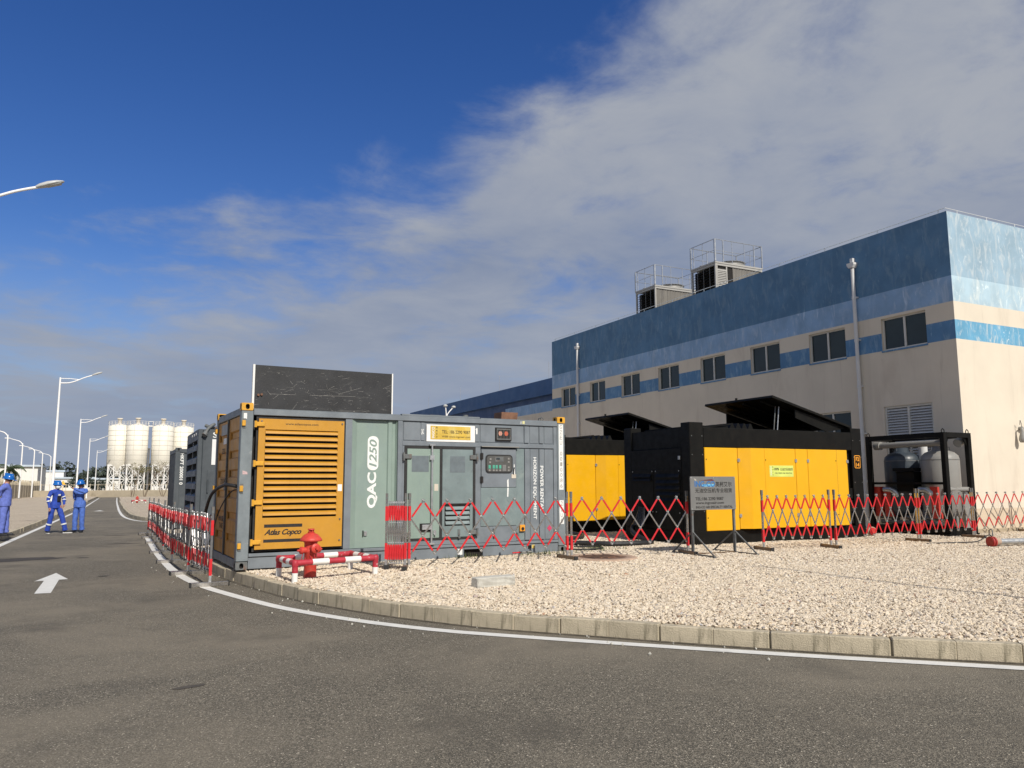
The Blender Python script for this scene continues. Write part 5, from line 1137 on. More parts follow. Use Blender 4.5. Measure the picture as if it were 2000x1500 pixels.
# ------------------------------------------------------------------ yellow and black compressors
def compressor(label, x, y, text_f, detail):
    t = thing('air_compressor', label, 'compressor', (x, y, GZ), 0.002); L, Wd, Hh = 5.25, 2.44, 2.50
    def P(name, mt, fn, par=t):
        m = MB(); fn(m); return m.build(name, mt, par)
    P('skid', M_cblack, lambda m: (m.box(0.0, 0.0, 0.0, L, Wd, 0.278, 0, 0.01),))
    for (a, b, w) in ((0.0, 0.0, 0.375), (L - 0.345, 0.0, 0.345), (0.0, Wd - 0.3, 0.3), (L - 0.3, Wd - 0.3, 0.3)):
        P('corner_post', M_cblack, lambda m: m.box(a, b, 0.28, a + w, b + 0.3, Hh + 0.095, 0, 0.012))
    P('top_beam', M_cblack, lambda m: m.box(0.377, 0.0, 2.062, L - 0.347, 0.14, Hh - 0.01, 0, 0.01))
    P('body', M_cblack, lambda m: (m.box(0.05, 0.10, 0.28, L - 0.05, Wd - 0.03, 2.06), m.box(0.03, 0.30, 2.06, L - 0.03, Wd - 0.02, Hh - 0.02)))
    P('end_panel', M_cblack, lambda m: (m.box(-0.004, 0.302, 0.28, 0.03, Wd - 0.302, 2.05, 0, 0.006), m.box(-0.012, 0.35, 0.30, -0.0045, 1.25, 1.60, 0, 0.003), m.box(-0.012, 1.30, 0.60, -0.0045, 2.10, 1.60, 0, 0.003)))
    for (y0, y1, zs) in ((0.36, 1.18, [0.93, 1.06, 1.19, 1.32, 1.45]), (1.36, 2.08, [1.37, 1.46])):
        for z in zs: P('louver', M_cblack, lambda m: m.prism([(-0.013, z + 0.05), (-0.05, z - 0.02), (-0.05, z - 0.035), (-0.013, z + 0.0)], y0, y1, lambda a, b, c: (a, c, b)))
    P('bolt', M_galv, lambda m: [m.cyl((-0.02, yy, zz_), (-0.012, yy, zz_), 0.015, n=7) for yy in (0.38, 1.2, 1.33, 2.08) for zz_ in (0.66, 1.56)])
    P('lock', M_galv, lambda m: m.box(-0.03, 0.32, 1.80, -0.005, 0.38, 1.88))
    # yellow panels
    yp = -0.14
    P('side_panel', M_cyellow, lambda m: m.box(0.383, -0.012, 0.284, 1.300, 0.095, 2.056, 0, 0.01))
    P('side_panel', M_cyellow, lambda m: m.prism([(1.306, -0.012), (1.56, yp), (1.955, yp), (1.955, 0.095), (1.306, 0.095)], 0.31, 2.056, lambda a, b, c: (a, b, c)))
    for a, b in ((1.962, 2.895), (2.903, 3.275), (3.283, 4.565)):
        P('side_door', M_cyellow, lambda m: m.box(a, yp, 0.31, b, 0.095, 2.056, 0, 0.008))
    P('panel_seam', M_rubber, lambda m: (m.box(4.212, yp - 0.0008, 0.32, 4.217, yp + 0.01, 2.05),))
    for u, z, yy in ((1.315, 1.79, -0.02), (1.315, 0.59, -0.02), (2.90, 1.79, yp), (2.90, 0.58, yp), (3.28, 1.79, yp), (3.28, 0.58, yp), (4.56, 1.79, yp)):
        P('hinge', M_galv, lambda m: (m.box(u - 0.035, yy - 0.014, z - 0.035, u + 0.035, yy - 0.001, z + 0.035, 0, 0.004), m.cyl((u, yy - 0.014, z - 0.04), (u, yy - 0.014, z + 0.04), 0.01, n=6)))
    P('key_hole', M_dark, lambda m: [m.cyl((u, yy - 0.006, z), (u, yy - 0.0005, z), 0.013, n=8) for u, z, yy in ((0.42, 1.80, -0.012), (0.42, 0.56, -0.012), (1.99, 1.8, yp), (4.18, 1.8, yp), (4.18, 0.56, yp))])
    P('post_bolt', M_castgrey, lambda m: [m.cyl((u, -0.008, z), (u, -0.001, z), 0.012, n=6) for u in (0.05, 0.33, L - 0.3, L - 0.05) for z in (0.7, 1.3, 1.9, 2.3)])
    P('kick_seam', M_dark, lambda m: (m.box(0.0, -0.0015, 0.277, 0.37, 0.005, 0.284),))
    if text_f:
        lb = P('label', M_lime, lambda m: m.box(2.09, yp - 0.003, 1.43, 2.81, yp - 0.0005, 1.68))
        text('100%', 0.08, M_black, lb, face_front(2.30, yp - 0.0042, 1.60), width=0.15, height=0.055, bold=0.003)
        text('无油空压机租赁', 0.08, M_brownprint, lb, face_front(2.60, yp - 0.0042, 1.595), width=0.38, height=0.062)
        text('OIL FREE AIR RENTAL', 0.05, M_brownprint, lb, face_front(2.51, yp - 0.0042, 1.51), width=0.52, height=0.03)
        text('INGCO', 0.05, M_paper, lb, face_front(2.135, yp - 0.0042, 1.56, pi / 2), width=0.19, height=0.04)
        for i, c_ in enumerate('英柯艾尔'): text(c_, 0.03, M_brownprint, lb, face_front(2.19, yp - 0.0042, 1.645 - i * 0.058), width=0.024, height=0.026)
        tg = P('number_tag', M_orange, lambda m: m.prism(rounded(0.20, 0.31, 0.035, 4, 5.07, 1.79), -0.006, -0.001, XZ))
        P('number_field', M_cblack, lambda m: m.prism(rounded(0.165, 0.275, 0.02, 4, 5.07, 1.79), -0.0075, -0.0062, XZ), tg)
        text('F2', 0.1, M_orange, tg, face_front(5.07, -0.009, 1.855), width=0.115, height=0.095, bold=0.006); text('14', 0.1, M_orange, tg, face_front(5.07, -0.009, 1.72), width=0.115, height=0.095, bold=0.006)
        P('hatch_plate', M_cblack, lambda m: (m.box(4.64, -0.008, 0.92, 4.84, -0.001, 1.16), m.box(4.64, -0.008, 0.62, 4.84, -0.001, 0.88), m.box(4.64, -0.008, 0.34, 4.84, -0.001, 0.58)))
    # roof: grille ribs and the propped lid
    P('roof_grille', M_cblack, lambda m: (m.box(0.40, 0.25, Hh - 0.02, 1.3, Wd - 0.3, Hh + 0.05), [m.prism([(u - 0.09, Hh - 0.02), (u + 0.09, Hh - 0.02), (u + 0.02, Hh + 0.13), (u - 0.02, Hh + 0.13)], 0.25, 2.0, lambda a, b, c: (a, c, b)) for u in (1.42, 1.60, 1.78, 1.96)]))
    P('roof_strip', M_cblack, lambda m: m.prism([(0.38, Hh - 0.01), (1.38, Hh + 0.12), (1.38, Hh + 0.09), (0.45, Hh - 0.03)], 0.22, 0.26, XZ))
    xh, zh, xt, zt = 5.0, Hh + 0.10, 2.47, 3.24
    ang = atan2(zt - zh, xh - xt)
    lid = P('roof_lid', M_cblack, lambda m: m.prism([(xh, zh), (xt, zt), (xt + 0.02, zt + 0.05), (xh, zh + 0.05)], 0.06, Wd - 0.06, lambda a, b, c: (a, c, b)))
    P('lid_cheek', M_cblack, lambda m: m.prism([(xh - 0.05, zh + 0.0), (3.28, 3.00), (3.28, 2.80), (4.28, Hh)], 0.16, 0.19, XZ), lid)
    P('lid_cheek', M_cblack, lambda m: m.prism([(xh - 0.05, zh + 0.0), (xt + 0.60, zt - 0.17), (xt + 0.60, Hh), (xh - 0.05, Hh)], Wd - 0.2, Wd - 0.17, XZ), lid)
    P('lid_rib', M_cblack, lambda m: [m.prism([(xh - 0.1, zh - 0.0), (xt + 0.1, zt - 0.035), (xt + 0.1, zt - 0.075), (xh - 0.1, zh - 0.04)], yy, yy + 0.03, XZ) for yy in (0.5, 1.1, 1.7)], lid)
    for u in (2.85, 2.96): P('gas_strut', M_galv if u > 2.9 else M_castgrey, lambda m: m.cyl((u - 0.08, 0.35, Hh), (u, 0.35, 3.07), 0.012, n=7), lid)
    P('lid_latch', M_cblack, lambda m: m.cyl((xt - 0.02, 1.2, zt + 0.03), (xt - 0.02, 1.2, zt + 0.09), 0.03, n=8), lid)
    return t
compressor('front yellow and black compressor, with number tag F2 14 and lime label', 10.68, 13.06, True, True)
compressor('rear yellow and black compressor, half hidden behind the grey container', 10.21, 18.1, False, True)

# ------------------------------------------------------------------ black air dryer with two tanks
dr = thing('air_dryer', 'black steel frame air dryer with two upright tanks at the building corner', 'air dryer', (17.80, 12.22, 0.24))
DX, DY, DH = 1.05, 2.26, 2.455
for a, b in ((0, 0), (DX - 0.12, 0), (0, DY - 0.12), (DX - 0.12, DY - 0.12)):
    m = MB(); m.box(a, b, 0, a + 0.12, b + 0.12, DH, 0, 0.008)
    if b == 0:
        s = 1 if a == 0 else -1; c0 = a + 0.12 if a == 0 else a
        m.prism([(c0, DH - 0.12), (c0 + 0.14 * s, DH - 0.12), (c0, DH - 0.34)], 0.05, 0.065, XZ); m.prism([(c0, 0.12), (c0 + 0.12 * s, 0.12), (c0, 0.46)], 0.05, 0.065, XZ)
    m.build('frame_post', M_cblack, dr)
for z0, z1 in ((DH - 0.12, DH - 0.002), (0.002, 0.12)):
    for bx_ in ((0.122, 0.002, DX - 0.122, 0.118), (0.122, DY - 0.118, DX - 0.122, DY - 0.002), (0.002, 0.122, 0.118, DY - 0.122), (DX - 0.118, 0.122, DX - 0.002, DY - 0.122)):
        m = MB(); m.box(bx_[0], bx_[1], z0, bx_[2], bx_[3], z1); m.build('frame_beam', M_cblack, dr)
m = MB(); m.box(0.03, 0.122, 1.18, 0.09, DY - 0.122, 1.24); m.build('frame_beam', M_cblack, dr)
for yy in (0.0, DY * 0.5 - 0.1, DY - 0.2):
    m = MB(); m.box(-0.05, yy, -0.10, DX + 0.05, yy + 0.2, -0.001); m.build('sleeper', M_cblack, dr)
m = MB()
for a, b in ((0.06, 0.06), (DX - 0.06, 0.06), (0.06, DY - 0.06)): m.tube([(a - 0.05, b, DH), (a - 0.05, b, DH + 0.05), (a, b, DH + 0.09), (a + 0.05, b, DH + 0.05), (a + 0.05, b, DH)], 0.012, 6)
m.build('lifting_eye', M_cblack, dr)
m = MB(); m.box(0.12, 0.12, 0.02, DX - 0.12, DY - 0.12, 0.06); m.build('base_plate', M_cblack, dr)
for yy, mt, lab in ((0.54, M_tank, 'pale grey tank'), (1.60, M_tankshade, 'tank darkened by painted shade')):
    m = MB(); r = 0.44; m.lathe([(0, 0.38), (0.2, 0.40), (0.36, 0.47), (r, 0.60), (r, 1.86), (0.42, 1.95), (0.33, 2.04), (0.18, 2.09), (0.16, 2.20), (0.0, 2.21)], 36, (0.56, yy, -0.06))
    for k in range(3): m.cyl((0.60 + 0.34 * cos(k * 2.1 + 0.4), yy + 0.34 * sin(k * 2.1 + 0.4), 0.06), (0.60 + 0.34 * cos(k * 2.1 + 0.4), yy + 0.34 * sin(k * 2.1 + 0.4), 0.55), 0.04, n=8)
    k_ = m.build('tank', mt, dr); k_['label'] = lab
    m = MB(); m.lathe([(r + 0.002, 1.84), (r + 0.006, 1.85), (r + 0.002, 1.86)], 36, (0.56, yy, -0.06)); m.build('weld_seam', M_castgrey, k_)
    m = MB()
    for s in (-1, 1): m.tube([(0.6 + 0.3 * s, yy - 0.05, 2.04), (0.6 + 0.3 * s, yy - 0.05, 2.12), (0.6 + 0.3 * s, yy + 0.05, 2.12), (0.6 + 0.3 * s, yy + 0.05, 2.04)], 0.012, 6)
    m.build('lug', mt, k_)
m = MB(); m.cyl((0.22, 0.2, 2.2), (0.22, 2.05, 2.2), 0.075, n=12); m.cyl((0.22, 1.95, 2.2), (0.22, 2.12, 2.2), 0.11, n=14); m.tube([(0.22, 0.24, 2.26), (0.35, 0.30, 2.27), (0.60, 0.56, 2.24)], 0.06, 10); m.cyl((0.85, 0.24, 2.20), (0.98, 0.24, 2.26), 0.11, n=12); m.build('top_pipe', M_tank, dr)
m = MB(); m.cyl((0.75, 1.12, 0.2), (0.75, 1.12, 2.3), 0.11, n=14); m.build('centre_pipe', M_pipe, dr)
m = MB(); m.cyl((0.20, 0.20, 1.06), (0.95, 0.10, 1.06), 0.06, n=12); m.build('side_pipe', M_tank, dr)
m = MB(); m.box(0.03, 0.9, 1.52, 0.40, 1.5, 1.60); m.box(0.1, 0.95, 1.0, 0.4, 1.45, 1.5); m.build('control_box', M_cblack, dr)
for yy in (0.42, 1.75, 2.05):
    m = MB(); m.prism([(yy - 0.09, 0.35), (yy + 0.09, 0.35), (yy + 0.12, 1.12), (yy - 0.08, 1.12)], 0.10, 0.24, YZ); m.build('red_valve_arm', M_hyd, dr)
m = MB()
for yy in (0.5, 1.5): m.tube([(0.12, yy + 0.35, 1.05), (0.10, yy + 0.15, 1.05), (0.12, yy + 0.02, 0.98), (0.22, yy, 0.85)], 0.07, 10)
m.build('elbow_pipe', M_galv, dr)
m = MB()
for yy in (0.55, 1.1, 1.9): m.cyl((0.2, yy, 0.30), (0.2, yy, 0.45), 0.09, n=12); m.cyl((0.2, yy - 0.2, 0.34), (0.2, yy + 0.2, 0.34), 0.05, n=10)
m.cyl((0.15, 0.3, 0.22), (0.15, 2.0, 0.22), 0.055, n=10); m.build('lower_pipe', M_castgrey, dr)
m = MB(); m.box(DX - 0.40, 0.03, 0.125, DX - 0.13, 0.05, 0.95); m.build('white_panel', M_tank, dr)
m = MB(); m.cyl((-0.02, 0.72, 0.16), (0.1, 0.72, 0.16), 0.05, n=10); m.cyl((-0.03, 0.72, 0.16), (-0.02, 0.72, 0.16), 0.08, n=12); m.build('red_drain', M_red, dr)

# ------------------------------------------------------------------ expanding red and steel barriers
FOOT = MB(); FOOT.box(-0.035, -0.26, 0.0, 0.035, 0.26, 0.07, 0, 0.006); FOOT.box(-0.037, -0.275, -0.002, 0.037, -0.26, 0.072, 1); FOOT.box(-0.037, 0.26, -0.002, 0.037, 0.275, 0.072, 1)
FOOT_OLD = FOOT.mesh('foot', [M_footrust, M_rubber]); FOOT_NEW = FOOT.mesh('foot', [M_chrome, M_rubber])
def make_post(steel, h=1.16):
    m = MB(); w = 0.017
    m.box(-w, -w, 0.07, w, w, 0.16, 2); m.box(-w - 0.003, -w - 0.003, 0.16, w + 0.003, w + 0.003, 0.40, 1); m.box(-w, -w, 0.16, w, w, h - 0.10, 0, 0.003)
    m.box(-w - 0.003, -w - 0.003, 0.74, w + 0.003, w + 0.003, 0.96, 1); m.box(-w - 0.002, -w - 0.002, h - 0.1, w + 0.002, w + 0.002, h, 3)
    return m.mesh('post', [steel, M_red, M_galv, M_castgrey])
POST_OLD, POST_NEW = make_post(M_chrome), make_post(M_chromebright)
def barrier(label, p0, p1, n, zb=0.10, zt=1.03, new=False, feet=(False, True), group='red and steel expanding barriers around the yard', wave=0.0, posts=(True, True), bw=0.024, steel=None):
    z0 = (GZ if not new else 0.0) + G((p0[1] + p1[1]) / 2)
    ang = atan2(p1[1] - p0[1], p1[0] - p0[0]); L = sqrt((p1[0] - p0[0]) ** 2 + (p1[1] - p0[1]) ** 2)
    t = thing('expanding_barrier', label, 'barrier', (p0[0], p0[1], z0), ang, group)
    pm = POST_NEW if new else POST_OLD; fm = FOOT_NEW if new else FOOT_OLD
    for x, k in ((0.018, 0), (L - 0.018, 1)):
        if posts[k]: link('post', pm, t, Matrix.Translation((x, 0, 0)))
        if feet[k]: link('foot', fm, t, Matrix.Translation((x, 0, 0)))
    a, b = 0.04, L - 0.04; s = (b - a) / n; H_ = zt - zb; run = 1.5 * s; BL_ = sqrt(H_ * H_ + run * run); th = atan2(run, H_)
    full = None; piv = MB(); steel = steel or (M_chromebright if new else M_chrome); rn = random.Random(int(L * 1000))
    def barmesh(ta, tb):
        m = MB(); m.box(-bw / 2, -0.004, ta * BL_ - (0.02 if ta == 0 else 0), bw / 2, 0.004, tb * BL_ + (0.02 if tb == 1 else 0), 0)
        for q0, q1 in ((0.055, 0.30), (0.70, 0.945)):
            c0, c1 = max(q0, ta), min(q1, tb)
            if c1 - c0 > 0.02: m.box(-bw / 2 - 0.002, -0.0065, c0 * BL_, bw / 2 + 0.002, 0.0065, c1 * BL_, 1)
        return m.mesh('bar', [steel, M_red])
    for side in (1, -1):
        for i in range(-2, n + 3):
            xt = a + (i + 0.5) * s; xb = xt + side * run           # top and bottom ends
            ts = sorted([((x - xb) / (xt - xb)) for x in (a, b)])   # t: 0 bottom, 1 top
            ta, tb = max(0.0, ts[0]), min(1.0, ts[1])
            if tb - ta < 0.06: continue
            if ta < 1e-4 and tb > 0.9999:
                if full is None: full = barmesh(0, 1)
                me = full
            else: me = barmesh(ta, tb)
            yo = wave * sin(i * 1.3) + side * 0.008
            M = Matrix.Translation((xb, yo, zb)) @ Matrix.Rotation(-side * th + rn.uniform(-0.006, 0.006), 4, 'Y')
            link('bar', me, t, M)
            if side == 1:
                for tt in (1.0,): 
                    if a <= xt <= b: piv.cyl((xt, yo - 0.024, zt), (xt, yo + 0.02, zt), 0.017, n=8)
            if a <= xb <= b and side == 1: piv.cyl((xb, yo - 0.024, zb), (xb, yo + 0.02, zb), 0.015, n=8)
        if side == 1:
            for i in range(-2, n + 3):
                xt = a + (i + 0.5) * s
                for fr in (1 / 3, 2 / 3):
                    xx = xt + run * fr
                    if a < xx < b: piv.cyl((xx, -0.020, zt - H_ * fr), (xx, 0.020, zt - H_ * fr), 0.012, n=7)
    stuff(piv.build('pivot', M_castgrey if new else M_galv, t))
    return t
barrier('tightly folded barrier stack with solid red bands right of the hydrant', (3.62, 11.74), (3.93, 11.62), 7, 0.10, 1.02, feet=(False, True), bw=0.021)
link('foot', FOOT_OLD, bpy.data.objects['expanding_barrier'], Matrix.Translation((0.03, 0.12, 0)) @ Matrix.Diagonal((1, 0.55, 1, 1)))
barrier('longest stretched barrier, in front of the grey-green container doors', (3.95, 11.62), (6.92, 11.80), 7, 0.22, 1.05)
barrier('stretched barrier between the grey container corner and the steel sign', (6.97, 11.80), (9.33, 11.53), 6, 0.24, 1.05)
barrier('stretched barrier between the two posts in front of the yellow compressor panels', (11.11, 11.50), (12.70, 11.26), 7, 0.22, 1.04, feet=(True, True))
barrier('stretched barrier from the compressor end to the first post before the dryer', (12.77, 11.22), (15.70, 11.54), 9, 0.20, 1.04)
barrier('narrow-mesh barrier directly in front of the two-tank dryer', (15.76, 11.54), (17.93, 11.74), 7, 0.20, 1.04)
barrier('barrier in front of the sunlit beige end wall', (18.0, 11.76), (21.2, 12.35), 6, 0.20, 1.04, feet=(False, True))
barrier('rightmost barrier, folding back towards the camera at the picture edge', (21.25, 12.3), (22.9, 11.2), 5, 0.20, 1.04)
LP = [(1.17, 12.35), (0.99, 14.15), (0.86, 16.6), (0.80, 19.2), (0.79, 22.8), (0.75, 25.3), (0.68, 27.3)]
names = ['nearest roadside barrier with bright wide-open bars, by the kerb corner', 'second roadside barrier from the camera, bunched up beside the cable', 'third roadside barrier from the camera, in front of the louvred dark generator', 'fourth roadside barrier from the camera', 'fifth roadside barrier from the camera', 'farthest roadside barrier, ending at the side road']
for i, nm in enumerate(names):
    a, b = LP[i], LP[i + 1]
    barrier(nm, a, b, (8, 12, 13, 16, 12, 9)[i], 0.22, 1.03, new=True, feet=(True, i == 5), wave=0.02, bw=0.024 if i == 0 else 0.02, steel=mat('barrier_steel_polished', (0.62, 0.61, 0.60), 0.25, 0.5, 0.1, 12) if i == 0 else None)
link('foot', FOOT_NEW, bpy.data.objects[[o.name for o in bpy.data.objects if o.get('label') == names[1]][0]], Matrix.Translation((0.12, 0, 0)))

# ------------------------------------------------------------------ steel rental sign on its stand
sg = thing('rental_sign', 'grey steel rental sign with blue and black lettering on a braced stand', 'sign', (9.25, 11.34, GZ))
m = MB(); m.box(0.0, -0.006, 0.81, 1.065, 0.006, 1.42); board = m.build('board', M_signsteel, sg)
for x in (0.045, 1.035):
    m = MB(); m.box(x - 0.02, 0.010, 0.0, x + 0.02, 0.05, 1.40 if x < 0.5 else 0.86, 0); m.build('leg', M_castgrey, sg)
    for s in (-1, 1):
        m = MB(); m.bar((x, 0.03, 0.42), (x, 0.03 + s * 0.58, 0.02), 0.022, 0.022); m.build('brace', M_castgrey, sg)
    m = MB(); m.box(x - 0.025, -0.57, 0.0, x + 0.025, 0.62, 0.03); m.build('foot_bar', M_castgrey, sg)
m = MB(); m.box(0.07, 0.0, 0.002, 1.01, 0.05, 0.032); m.build('cross_bar', M_footrust, sg)
def pt(s, x0, x1, z0, z1, mt, bold=0.0, dy=0.0):
    text(s, 0.1, mt, board, face_front((x0 + x1) / 2, -0.0075 - dy, (z0 + z1) / 2), width=x1 - x0, height=z1 - z0, bold=bold)
BZ1 = 1.42; BH = 0.61
sx = lambda p: (p - 120) / 1490 * 1.065; sz = lambda p: BZ1 - (p - 175 - 0) / 1090 * BH
m = MB(); m.prism([(sx(520), sz(425)), (sx(905), sz(425)), (sx(900), sz(512)), (sx(480), sz(500))], -0.0075, -0.0063, XZ); m.build('logo_swoosh', M_signcyan, board)
pt('ING-CO', sx(258), sx(925), sz(512), sz(325), M_signblue, 0.005, 0.001)
pt('英柯艾尔', sx(945), sx(1490), sz(515), sz(345), M_black, 0.0025)
pt('无油空压机专业租赁', sx(265), sx(1495), sz(710), sz(560), M_black, 0.0025)
pt('TEL:186 2290 9087', sx(265), sx(1200), sz(955), sz(850), M_black, 0.004)
pt('www.ingcoair.com', sx(282), sx(1205), sz(1105), sz(995), M_black, 0.003)
pt('ING-CO AIR SPECIALTY RENTAL', sx(282), sx(1495), sz(1218), sz(1135), M_black, 0.004)
m = MB(); m.prism([(sx(420), sz(300)), (sx(830), sz(262)), (sx(915), sz(318))], -0.0078, -0.0063, XZ); m.build('logo_peak', M_maroon, board)
m = MB()
for u, z in ((0.02, 1.40), (0.545, 1.395), (1.045, 1.40), (0.03, 0.83), (1.05, 0.83)): m.cyl((u, -0.010, z), (u, -0.0062, z), 0.011, n=8)
m.build('rivet', M_galv, board)
m = MB(); m.prism([(0.09, 1.385), (0.12, 1.375), (0.145, 1.35), (0.12, 1.345), (0.10, 1.365)], -0.0075, -0.0062, XZ); m.build('paint_chip', M_concrete, board)

# ------------------------------------------------------------------ fire hydrant with its guard rail
hy = thing('fire_hydrant', 'red fire hydrant standing in front of the yellow louvred door', 'hydrant', (2.42, 11.42, GZ - 0.03))
m = MB(); m.lathe([(0.088, 0), (0.088, 0.36), (0.098, 0.37), (0.098, 0.40), (0.088, 0.41), (0.092, 0.50), (0.105, 0.52), (0.155, 0.525), (0.158, 0.545), (0.14, 0.57), (0.10, 0.615), (0.05, 0.64), (0.0, 0.645)], 28); m.build('barrel', M_hyd, hy)
m = MB()
for k in range(5):
    a = k * 1.2566; m.cyl((0.028 * cos(a), 0.028 * sin(a), 0.64), (0.028 * cos(a), 0.028 * sin(a), 0.685), 0.012, n=6)
m.lathe([(0.05, 0.685), (0.05, 0.70), (0, 0.70)], 12); m.lathe([(0.0, 0.63), (0.05, 0.64), (0.048, 0.655)], 12); m.build('top_nut', M_hyd, hy)
def outlet(dx, dy, z, r, l):
    d = Vector((dx, dy, 0)).normalized(); m = MB(); p = Vector((0, 0, z))
    m.cyl(p + d * 0.07, p + d * (0.10 + l * 0.4), r * 0.85, n=18); m.cyl(p + d * (0.10 + l * 0.4), p + d * (0.10 + l * 0.8), r, n=18); m.cyl(p + d * (0.10 + l * 0.8), p + d * (0.10 + l), r, r * 0.6, 18); m.cyl(p + d * (0.10 + l), p + d * (0.135 + l), r * 0.32, n=6)
    o = m.build('outlet_cap', M_hyd, hy)
outlet(0.28, -1, 0.43, 0.068, 0.07); outlet(-1, -0.25, 0.40, 0.052, 0.07); outlet(0.9, 0.5, 0.40, 0.052, 0.07)
m = MB(); m.tube(smooth_path([(-0.12, -0.05, 0.36), (-0.14, -0.06, 0.26), (-0.10, -0.07, 0.22), (-0.085, -0.05, 0.30)], 4), 0.006, 5); m.tube(smooth_path([(0.02, -0.13, 0.38), (0.03, -0.12, 0.29), (0.0, -0.10, 0.27), (-0.03, -0.095, 0.33)], 4), 0.007, 5); m.build('chain', M_guardred, hy)
gd = thing('guard_rail', 'low red and white striped pipe guard around the near hydrant', 'guard rail', (2.13, 11.02, GZ - 0.03))
gp = [(0, 0), (1.20, 0.24), (1.05, 1.08), (-0.08, 0.78)]; gh = 0.262
for (x, y) in gp:
    m = MB(); m.cyl((x, y, 0), (x, y, 0.13), 0.041, n=14, mi=1); m.cyl((x, y, 0.13), (x, y, gh), 0.041, n=14, mi=0, caps=False); m.lathe([(0.0, gh + 0.050), (0.035, gh + 0.042), (0.048, gh + 0.018), (0.05, gh - 0.018), (0.043, gh - 0.048)], 14, (x, y, 0)); m.build('leg', [M_guardred, M_guardwhite], gd)
for (a, b), k in zip(zip(gp, gp[1:] + gp[:1]), (5, 5, 5, 5)):
    m = MB(); p0, p1 = Vector((a[0], a[1], gh)), Vector((b[0], b[1], gh))
    for i in range(k): m.cyl(p0.lerp(p1, i / k), p0.lerp(p1, (i + 1) / k), 0.042, n=16, mi=i % 2, caps=False)
    m.build('rail', [M_guardred, M_guardwhite], gd)
h2 = dup_tree(hy, 'tiny red hydrant far off on the gravel beyond the side road', (1.02, 86, G(86) + 0.16)); g2 = dup_tree(gd, 'tiny striped guard around the far hydrant', (0.6, 85.6, G(86) + 0.16))

# ------------------------------------------------------------------ small things on the gravel
m = MB(); m.box(-0.30, -0.075, -0.03, 0.30, 0.075, 0.105, 0, 0.012); o = m.build('concrete_block', M_concrete); o.location = (4.30, 9.24, GZ + 0.02); o.rotation_euler = (0.03, 0.015, 0.20)
bm_ = bmesh.new(); bm_.from_mesh(o.data); bmesh.ops.subdivide_edges(bm_, edges=[e for e in bm_.edges if e.calc_length() > 0.1], cuts=3, use_grid_fill=True)
rn = random.Random(2)
for v in bm_.verts: v.co += Vector((rn.uniform(-1, 1), rn.uniform(-1, 1), rn.uniform(-1, 1))) * 0.0035
bm_.to_mesh(o.data); bm_.free(); tag(o, 'loose pale concrete block lying on the gravel in the foreground', 'block')
mh = thing('manhole', 'rusty round manhole cover sunk in the gravel by the container corner', 'manhole', (7.55, 11.72, GZ - 0.006))
m = MB(); m.lathe([(0.62, -0.04), (0.62, 0.028), (0.60, 0.034), (0.44, 0.034), (0.43, 0.02), (0.43, -0.03)], 36); m.build('ring', M_manring, mh)
m = MB(); m.lathe([(0.425, -0.02), (0.425, 0.026), (0.40, 0.032), (0.0, 0.034)], 36)
for i in range(5): m.box(-0.3 + i * 0.13, -0.25, 0.03, -0.22 + i * 0.13, 0.25, 0.040)
m.build('cover', M_stain, mh)
cable('thick black hose curving on the gravel from the front compressor', [(7.7, 14.5, GZ + 0.05), (8.5, 14.30, GZ + 0.05), (9.1, 13.72, GZ + 0.05), (9.7, 13.60, GZ + 0.05), (10.15, 13.78, GZ + 0.05), (10.35, 14.3, GZ + 0.06), (10.45, 14.9, GZ + 0.20), (10.62, 15.0, GZ + 0.42)], 0.055, 'hose', cat='hose')
cable('thin black hose looping on the weedy gravel behind the container corner', [(7.75, 13.2, GZ + 0.03), (8.1, 13.0, GZ + 0.03), (8.5, 13.15, GZ + 0.03), (8.6, 13.5, GZ + 0.03), (8.2, 13.75, GZ + 0.03)], 0.018, 'hose', cat='hose')
cable('second black hose further back beside the rear compressor', [(7.9, 15.9, GZ + 0.04), (8.9, 15.6, GZ + 0.04), (9.6, 15.8, GZ + 0.04), (10.1, 16.6, GZ + 0.04), (10.2, 17.6, GZ + 0.05)], 0.045, 'hose', cat='hose')
m = MB()
for k in range(4): m.tube([(10.60 + 0.01 * k, 14.62 + 0.06 * k, 0.75 + GZ), (10.56, 14.60 + 0.08 * k, 0.5 + GZ), (10.50, 14.6 + 0.1 * k, 0.34 + GZ)], 0.05, 8)
tag(m.build('wrapped_hose', mat('black_plastic_sheet', (0.018, 0.018, 0.02), 0.25, 0, 0.3, 9, 0.4, 25)), 'glossy black wrapped hose bundle against the front compressor end', 'hose')
# long steel pipe with red flange at the right edge
pp = thing('flanged_pipe', 'long shiny steel pipe with red blind flange lying at the right edge', 'pipe', (15.70, 9.95, GZ), -0.22)
m = MB(); m.cyl((0.08, 0, 0.10), (6, 0, 0.10), 0.062, n=18); m.build('pipe', M_galv, pp)
m = MB(); m.cyl((-0.01, 0, 0.105), (0.03, 0, 0.105), 0.105, n=24); m.cyl((-0.02, 0, 0.105), (-0.01, 0, 0.105), 0.09, n=24); m.cyl((0.05, 0, 0.105), (0.08, 0, 0.105), 0.105, n=24); m.build('flange', mat('flange_red', (0.36, 0.03, 0.025), 0.5, 0, 0.15, 6), pp)
m = MB(); m.cyl((0.08, 0, 0.11), (0.22, 0, 0.105), 0.095, 0.065, 18); m.build('collar', M_manring, pp)
m = MB(); m.tube([(0.02, 0.03, 0.22), (0.02, 0.03, 0.33), (0.02, -0.02, 0.36), (0.02, -0.05, 0.33), (0.02, -0.05, 0.22)], 0.012, 6); m.build('handle', M_castgrey, pp)
p2 = thing('steel_pipe', 'thinner dark pipe lying behind the flanged pipe', 'pipe', (16.5, 10.25, GZ), -0.20)
